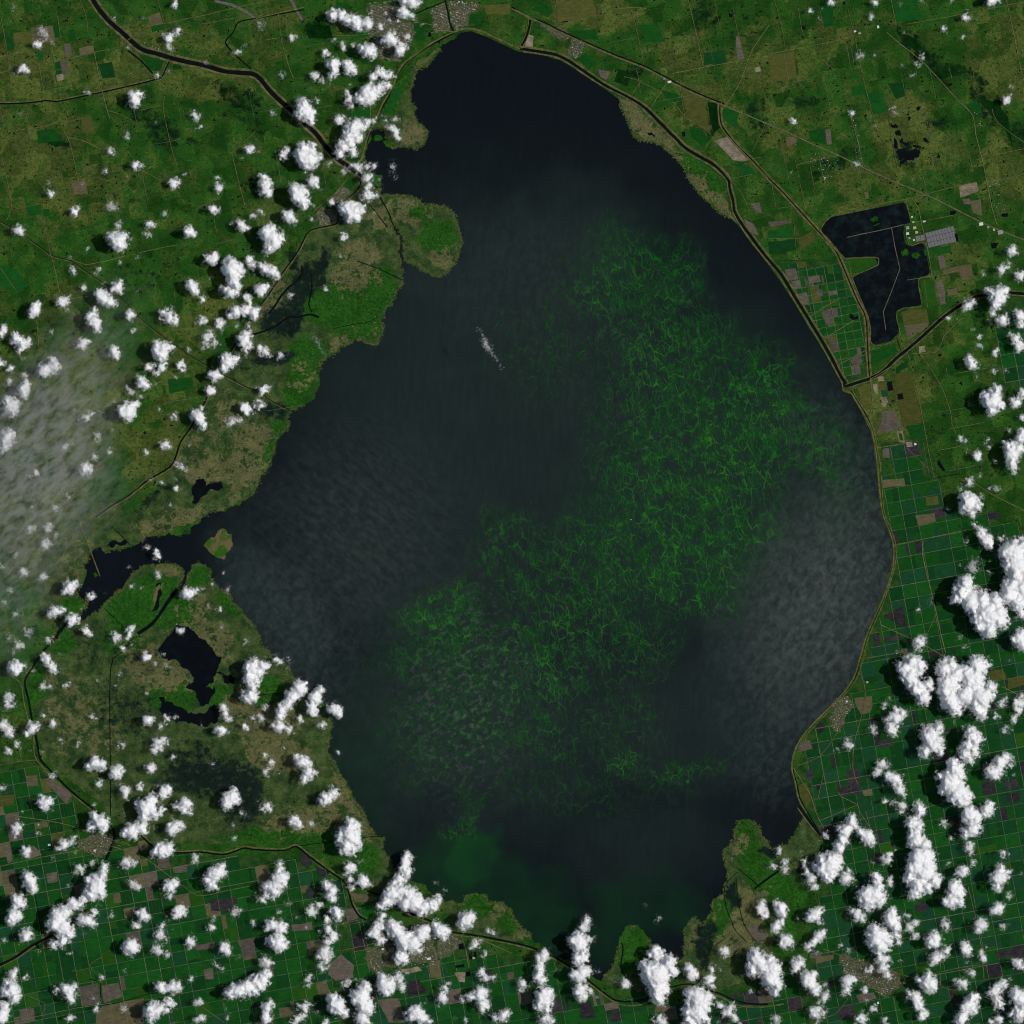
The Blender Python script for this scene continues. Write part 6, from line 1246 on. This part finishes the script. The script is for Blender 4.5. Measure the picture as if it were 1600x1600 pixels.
def cloud_mesh(lobes, thick, seed, ragged=True, calm=1.0, level=None):
    L = np.array(lobes, float)
    rmax = L[:, 2].max()
    h = 1.0 if rmax < 9 else 1.25
    pad = 7 + 0.3 * rmax
    x0, x1 = (L[:, 0] - L[:, 2]).min() - pad, (L[:, 0] + L[:, 2]).max() + pad
    y0, y1 = (L[:, 1] - L[:, 2]).min() - pad, (L[:, 1] + L[:, 2]).max() + pad
    X, Y = np.meshgrid(np.arange(x0, x1, h), np.arange(y0, y1, h))
    X = X + RNG.uniform(-.3, .3, X.shape) * h; Y = Y + RNG.uniform(-.3, .3, Y.shape) * h
    wXx = X + (fbm(X / 9, Y / 9, 3, seed + 5) - .5) * 7; wYy = Y + (fbm(X / 9, Y / 9, 3, seed + 6) - .5) * 7
    acc = np.zeros_like(X)
    for lx_, ly_, r in L:
        acc += np.exp(np.clip(0.42 * (r - np.hypot(wXx - lx_, wYy - ly_)), -40, 40))
    D = np.log(acc + 1e-9) / 0.42
    amp = (6.2 + 0.22 * rmax + (8 - thick) * 0.5) * calm
    D = D + 1.7 + (fbm(X / 4.6, Y / 4.6, 5, seed, 0.68) - 0.5) * 2 * amp * 0.75
    Dh = np.log(acc + 1e-9) / 0.42 + 0.5 + (fbm(X / 8, Y / 8, 2, seed + 2) - 0.5) * 5
    keep = D > -0.4
    if not keep.any():
        return None
    Dp = np.clip(np.minimum(Dh, D + 3.5), 0, None)
    R = max(4.0, min(Dp.max(), 24))
    d = np.minimum(Dp, R)
    flat_k = {9: 1.0, 8: 0.9, 7: 0.75, 6: 0.55}.get(thick, 0.35)
    top = 0.85 * np.sqrt(d * (2 * R - d)) * flat_k
    if R > 10:
        q = np.minimum(Dp / (0.7 * R), 1.0)
        top = top + flat_k * 0.7 * (R - 6) * q * q * (3 - 2 * q)
    up = sstep(0, 5, Dp) * flat_k
    top = top + up * (2.9 * (1 - worley(X / 6.6, Y / 6.6, seed)) + 1.2 * (1 - worley(X / 3.1, Y / 3.1, seed + 3)))
    if R > 11:
        top = top + sstep(2, 12, Dp) * 5.0 * (1 - worley(X / 13, Y / 13, seed + 9))
    e = {9: 10.0, 8: 11.0, 7: 11.5, 6: 11.5, 5: 11.5, 4: 11.0, 3: 10.0}[thick]
    mx = {9: 1.0, 8: .94, 7: .84, 6: .7, 5: .6, 4: .46, 3: .3}[thick]
    vap = sstep(-0.3, e, D) * mx
    rag = fbm(X / 3.4, Y / 3.4, 4, seed + 40, 0.6)
    if ragged:
      vap = vap * sstep(0.16, 0.56, rag + np.clip(D, 0, 30) * {9: .045, 8: .036, 7: .028}.get(thick, .018))
    ny, nx = X.shape
    kc = keep[:-1, :-1] | keep[1:, :-1] | keep[1:, 1:] | keep[:-1, 1:]
    id0 = np.arange(ny * nx).reshape(ny, nx)
    Q = np.stack([id0[:-1, :-1], id0[1:, :-1], id0[1:, 1:], id0[:-1, 1:]], -1)[kc]
    used, inv = np.unique(Q, return_inverse=True)
    Q = inv.reshape(Q.shape)
    rnd = random.Random(seed)
    base = 14.0 + rnd.uniform(0, 4) + min(max(R - 8, 0), 8)
    if level:
        base = level
    zt = base + top.ravel()[used]; zb = base - 0.12 * top.ravel()[used] - 0.02
    px, py = X.ravel()[used], Y.ravel()[used]
    def pl(z):
        k = 1 - z / ORBIT
        return np.stack([(px - 800) * k, (800 - py) * k, z], 1)
    V = np.concatenate([pl(zt), pl(zb)])
    m = len(used)
    F = np.concatenate([Q, Q[:, ::-1] + m])
    va = vap.ravel()[used]
    return V, F, np.concatenate([va, va]), float(kc.sum() * h * h), (float(px.mean()), float(py.mean())), base

clouds = []
for (c, r), s in CLOUDS.items():
    for ent in s.split('|'):
        th, *ps = ent.split()
        clouds.append([int(th), [(c * 400 + float(a) / 4, r * 400 + float(b) / 4, float(q) / 4 * 1.1) for a, b, q in (p.split(',') for p in ps)]])
# scraps torn off the larger clouds
rs = random.Random(91)
for th, lob in list(clouds):
    if th >= 7 and rs.random() < 0.55:
        x, y, q = rs.choice(lob)
        t = rs.uniform(0, 6.28); dd = q * rs.uniform(1.5, 2.6) + 2
        x, y = x + math.cos(t) * dd, y + math.sin(t) * dd
        if not in1(LAKE, x, y):
            clouds.append([rs.choice((4, 5, 6)), [(x, y, rs.uniform(1.8, 3.6)), (x + rs.uniform(-4, 4), y + rs.uniform(-3, 3), rs.uniform(1.5, 3))]])
# puffs of two tiles that run into each other are one cloud
k = 0
while k < len(clouds):
    j = k + 1
    while j < len(clouds):
        if any(math.dist(a[:2], b[:2]) < 0.5 * (a[2] + b[2]) for a in clouds[k][1] for b in clouds[j][1]):
            clouds[k][0] = max(clouds[k][0], clouds[j][0]); clouds[k][1] += clouds.pop(j)[1]
            j = k + 1
        else:
            j += 1
    k += 1

built = []
for n_, (th, lobes) in enumerate(clouds):
    res = cloud_mesh(lobes, th, 1000 + n_ * 7)
    if res:
        built.append((res[3] * (0.4 + th / 15), th, res))
built.sort(key=lambda t: -t[0])
LANDMARKS = [((735, 45), "the lake's northern tip"), ((800, 5), "the top edge's middle"), ((5, 5), "the top left corner"), ((1595, 5), "the top right corner"), ((5, 1595), "the bottom left corner"), ((1595, 1595), "the bottom right corner"),
    ((690, 12), "the northern town's dense housing"), ((207, 62), "the bridge over the top left river"), ((265, 92), "the top left river's junction"), ((650, 205), "the tan spit in the northwest bay"), ((510, 320), "the waterside village"), ((665, 370), "the round tan peninsula"),
    ((470, 450), "the dark burnt marsh"), ((573, 530), "the marsh's small hooked point"), ((455, 642), "the straight canal's mouth"), ((310, 765), "the black pond in the west marsh"), ((340, 850), "the small tan island"), ((155, 900), "the long bay dike's tip"), ((40, 1062), "the canal fork in the west"),
    ((245, 935), "the narrow pond in the green marsh"), ((310, 1030), "the black marsh lake"), ((290, 1110), "the curved lower marsh lake"), ((173, 1200), "the straight green marsh canal"), ((145, 1320), "the southwest town"), ((5, 1505), "the canal leaving at lower left"), ((460, 1322), "the southwest levee's corner"),
    ((420, 1560), "the grey strip field in the south"), ((630, 1495), "the south shore town"), ((745, 1345), "the bright green bloom patch"), ((745, 1400), "the square reed point in the south"), ((835, 1465), "the south levee's reed point"), ((990, 1460), "the green island in the south bay"), ((1140, 1380), "the marsh creeks in the southeast"),
    ((1165, 1300), "the green knob at the southeast shore"), ((1225, 1325), "the southeast cove"), ((1255, 1240), "the tan strip on the east levee"), ((1320, 1120), "the levee town"), ((1370, 975), "the black fields by the east levee"), ((1395, 860), "the lake's easternmost point"), ((1320, 605), "the lock at the eastern canal"), ((1385, 610), "the pale quarry ponds"),
    ((1470, 730), "the small dark ponds in olive pasture"), ((1540, 460), "the eastern canal's far end"), ((1468, 370), "the grey panel field"), ((1350, 370), "the black reservoir"), ((1420, 240), "the black wetland in olive pasture"), ((1335, 50), "the upper right crossroads"), ((1245, 105), "the square olive field"), ((1360, 1530), "the southeast town"), ((1595, 1000), "the right edge east of the lake"),
    ((1595, 1300), "the right edge's lower half"), ((1595, 650), "the right edge beside the pastures"), ((1440, 1420), "the cane fields in the lower right"), ((1100, 1595), "the bottom edge right of centre"), ((820, 1595), "the bottom edge's middle"), ((5, 620), "the left edge inside the grey veil"), ((5, 900), "the left edge below the grey veil"), ((5, 1300), "the left edge by the cane fields"),
    ((240, 520), "the long diagonal canal in the west"), ((270, 1080), "the marsh between the two black lakes"), ((80, 350), "the western highway bend"), ((230, 220), "the dark slough at upper left"), ((350, 260), "the pale parcel at upper left"), ((240, 1400), "the fields south of the southwest levee"), ((330, 1490), "the fields in the lower left"), ((150, 1440), "the dark green slough at lower left")]
ORD = ["nearest", "second nearest", "third nearest", "fourth nearest", "fifth nearest", "sixth nearest", "seventh nearest", "eighth nearest", "ninth nearest", "tenth nearest", "eleventh nearest", "twelfth nearest"]
big_n = min(300, len(built))
P0 = np.array([b[2][4] for b in built])
ranks = []
for (x, y), _n in LANDMARKS:
    order = np.argsort(np.hypot(P0[:, 0] - x, P0[:, 1] - y))
    rk = np.empty(len(built), int); rk[order] = np.arange(len(built)); ranks.append(rk)
ranks = np.array(ranks)
LOOK = {9: "dense white", 8: "white", 7: "soft white", 6: "ragged pale", 5: "thin grey", 4: "faint grey", 3: "faint grey"}
for n_, (_s, th, (V, F, va, area, cen, base)) in enumerate(built[:big_n]):
    o = np_obj("cloud", V - np.array([V[:, 0].mean(), V[:, 1].mean(), base]), F, M_CLOUD)
    o.location = (V[:, 0].mean(), V[:, 1].mean(), base)
    set_attr(o, "vapour", va)
    k = int(np.argmin(ranks[:, n_])); rk = int(ranks[k, n_])
    size = "huge" if area > 5000 else "large" if area > 1800 else "medium sized" if area > 700 else "small" if area > 250 else "tiny"
    word = ORD[rk] if rk < len(ORD) else "%dth nearest" % (rk + 1)
    tag(o, f"{size} {LOOK[th]} cloud, {word} to {LANDMARKS[k][1]}", "cloud", "cumulus clouds around the lake")
VV, FF, AA, off = [], [], [], 0
for _s, th, (V, F, va, *_r) in built[big_n:]:
    VV.append(V); FF.append(F + off); AA.append(va); off += len(V)
if VV:
    o = np_obj("cloud_scraps", np.concatenate(VV), np.concatenate(FF), M_CLOUD)
    set_attr(o, "vapour", np.concatenate(AA))
    stuff(o, "tiny faint scraps of vapour between the larger clouds", "cloud scraps")
for k, (lab, (c, r, s)) in enumerate(STREAKS.items()):
    th, *ps = s.split()
    lob = [(c * 400 + float(a) / 4, r * 400 + float(b) / 4, float(q) / 4 + 0.8) for a, b, q in (p.split(',') for p in ps)]
    V, F, va, *_r, base = cloud_mesh(lob, int(th), 77 + k, False, 0.3, 112.0 if k == 0 else None)
    o = np_obj("cloud_streak" if k == 0 else "smoke_trail", V, F, M_CLOUD)
    set_attr(o, "vapour", va)
    tag(o, lab, "cloud streak" if k == 0 else "smoke")
print("clouds", len(built), "faces", sum(len(b[2][1]) for b in built))

# ================================================================== thin high veils of cloud (real air: volumes, no surface)
def veil_air(name, density, size, stretch, turn, lo, hi, tint=(1.0, 0.99, 0.95)):
    g = NG(name)
    co = g.n("ShaderNodeNewGeometry").outputs["Position"]
    v = g.mapping(g.warp(co, size * 0.8, 1 / size / 1.6, 3), scale=(1, stretch, 0.01), rot=(0, 0, math.radians(turn)))
    nz = g.noise(v, 1 / size, 6, 0.62)
    d = g.math('MULTIPLY', g.ss(nz, lo, hi), density)
    p = g.n("ShaderNodeVolumePrincipled")
    p.inputs["Color"].default_value = (*tint, 1)
    g.link(d, p.inputs["Density"])
    g.link(p.outputs[0], g.out.inputs["Volume"])
    return g.m

def veil(name, pts, z, thick, mat, label):
    """a lens of thin cloud, thickest inside: smooth closed shell over the survey outline PTS"""
    poly = roughen(smooth_line(pts + [pts[0]], 4)[:-1], 0.1, 1)
    a = np.array(poly)
    st = 9.0
    X, Y = np.meshgrid(np.arange(a[:, 0].min() - st, a[:, 0].max() + st, st), np.arange(a[:, 1].min() - st, a[:, 1].max() + st, st))
    I = inside(poly, X, Y)
    D = I.astype(float)
    for _ in range(320):
        Dp = np.pad(D, 1); D = (Dp[1:-1, 1:-1] * 2 + Dp[:-2, 1:-1] + Dp[2:, 1:-1] + Dp[1:-1, :-2] + Dp[1:-1, 2:]) / 6 * I
    T_ = thick * (D / D.max()) ** 1.5
    k = I[:-1, :-1] | I[1:, :-1] | I[1:, 1:] | I[:-1, 1:]
    ny, nx = X.shape
    id0 = np.arange(ny * nx).reshape(ny, nx)
    Q = np.stack([id0[:-1, :-1], id0[1:, :-1], id0[1:, 1:], id0[:-1, 1:]], -1)[k]
    used, inv = np.unique(Q, return_inverse=True); Q = inv.reshape(Q.shape)
    px, py, t = X.ravel()[used], Y.ravel()[used], T_.ravel()[used]
    kk = 1 - z / ORBIT
    top = np.stack([(px - 800) * kk, (800 - py) * kk, z + t + 0.05], 1)
    bot = np.stack([(px - 800) * kk, (800 - py) * kk, z - t * 0.3 - 0.05], 1)
    m = len(used)
    F = [Q, Q[:, ::-1] + m]
    # close the rim
    ed = {}
    for q in Q:
        for i in range(4):
            e = (int(q[i]), int(q[(i + 1) % 4])); ed[e] = 1
    rim = [(b, a_, a_ + m, b + m) for a_, b in ed if (b, a_) not in ed]
    F.append(np.array(rim))
    o = np_obj(name, np.concatenate([top, bot]), np.concatenate(F), mat, smooth=True)
    stuff(o, label, "thin cloud")
    return o

A_WEST = veil_air("west_veil_air", 0.11, 13, 0.45, 50, 0.27, 0.72, (0.84, 0.83, 0.82))
A_EAST = veil_air("east_veil_air", 0.010, 12, 0.6, 35, 0.24, 0.76)
A_MID = veil_air("centre_veil_air", 0.018, 8, 0.7, 60, 0.48, 0.74)
A_SW = veil_air("southwest_veil_air", 0.0055, 8, 0.4, -50, 0.34, 0.76)
veil("thin_cloud_veil", P("-80,640 20,560 90,480 170,420 240,450 235,540 205,620 195,700 225,760 190,810 140,860 105,900 80,970 50,1060 -80,1120"), 70, 6, A_WEST, "grey streaked cloud veil over the land west of the lake")
veil("thin_cloud_veil", P("1180,470 1230,500 1270,560 1320,620 1370,690 1390,800 1410,860 1400,930 1350,1050 1310,1110 1255,1160 1235,1250 1190,1240 1150,1130 1120,1050 1130,960 1160,860 1190,780 1270,740 1270,670 1220,580"), 75, 6, A_EAST, "smoky grey cloud veil over the lake's eastern side")
veil("thin_cloud_veil", P("640,900 720,860 800,880 850,980 840,1080 850,1200 780,1280 680,1290 600,1200 590,1080 620,980"), 70, 6, A_MID, "mottled pale cloud scraps veil over the green bloom south of centre")
veil("thin_cloud_veil", P("350,780 470,640 600,600 720,720 780,850 720,930 620,1000 560,1120 480,1060 400,970 350,880"), 72, 6, A_SW, "faint wind streaked veil over the lake's western side")
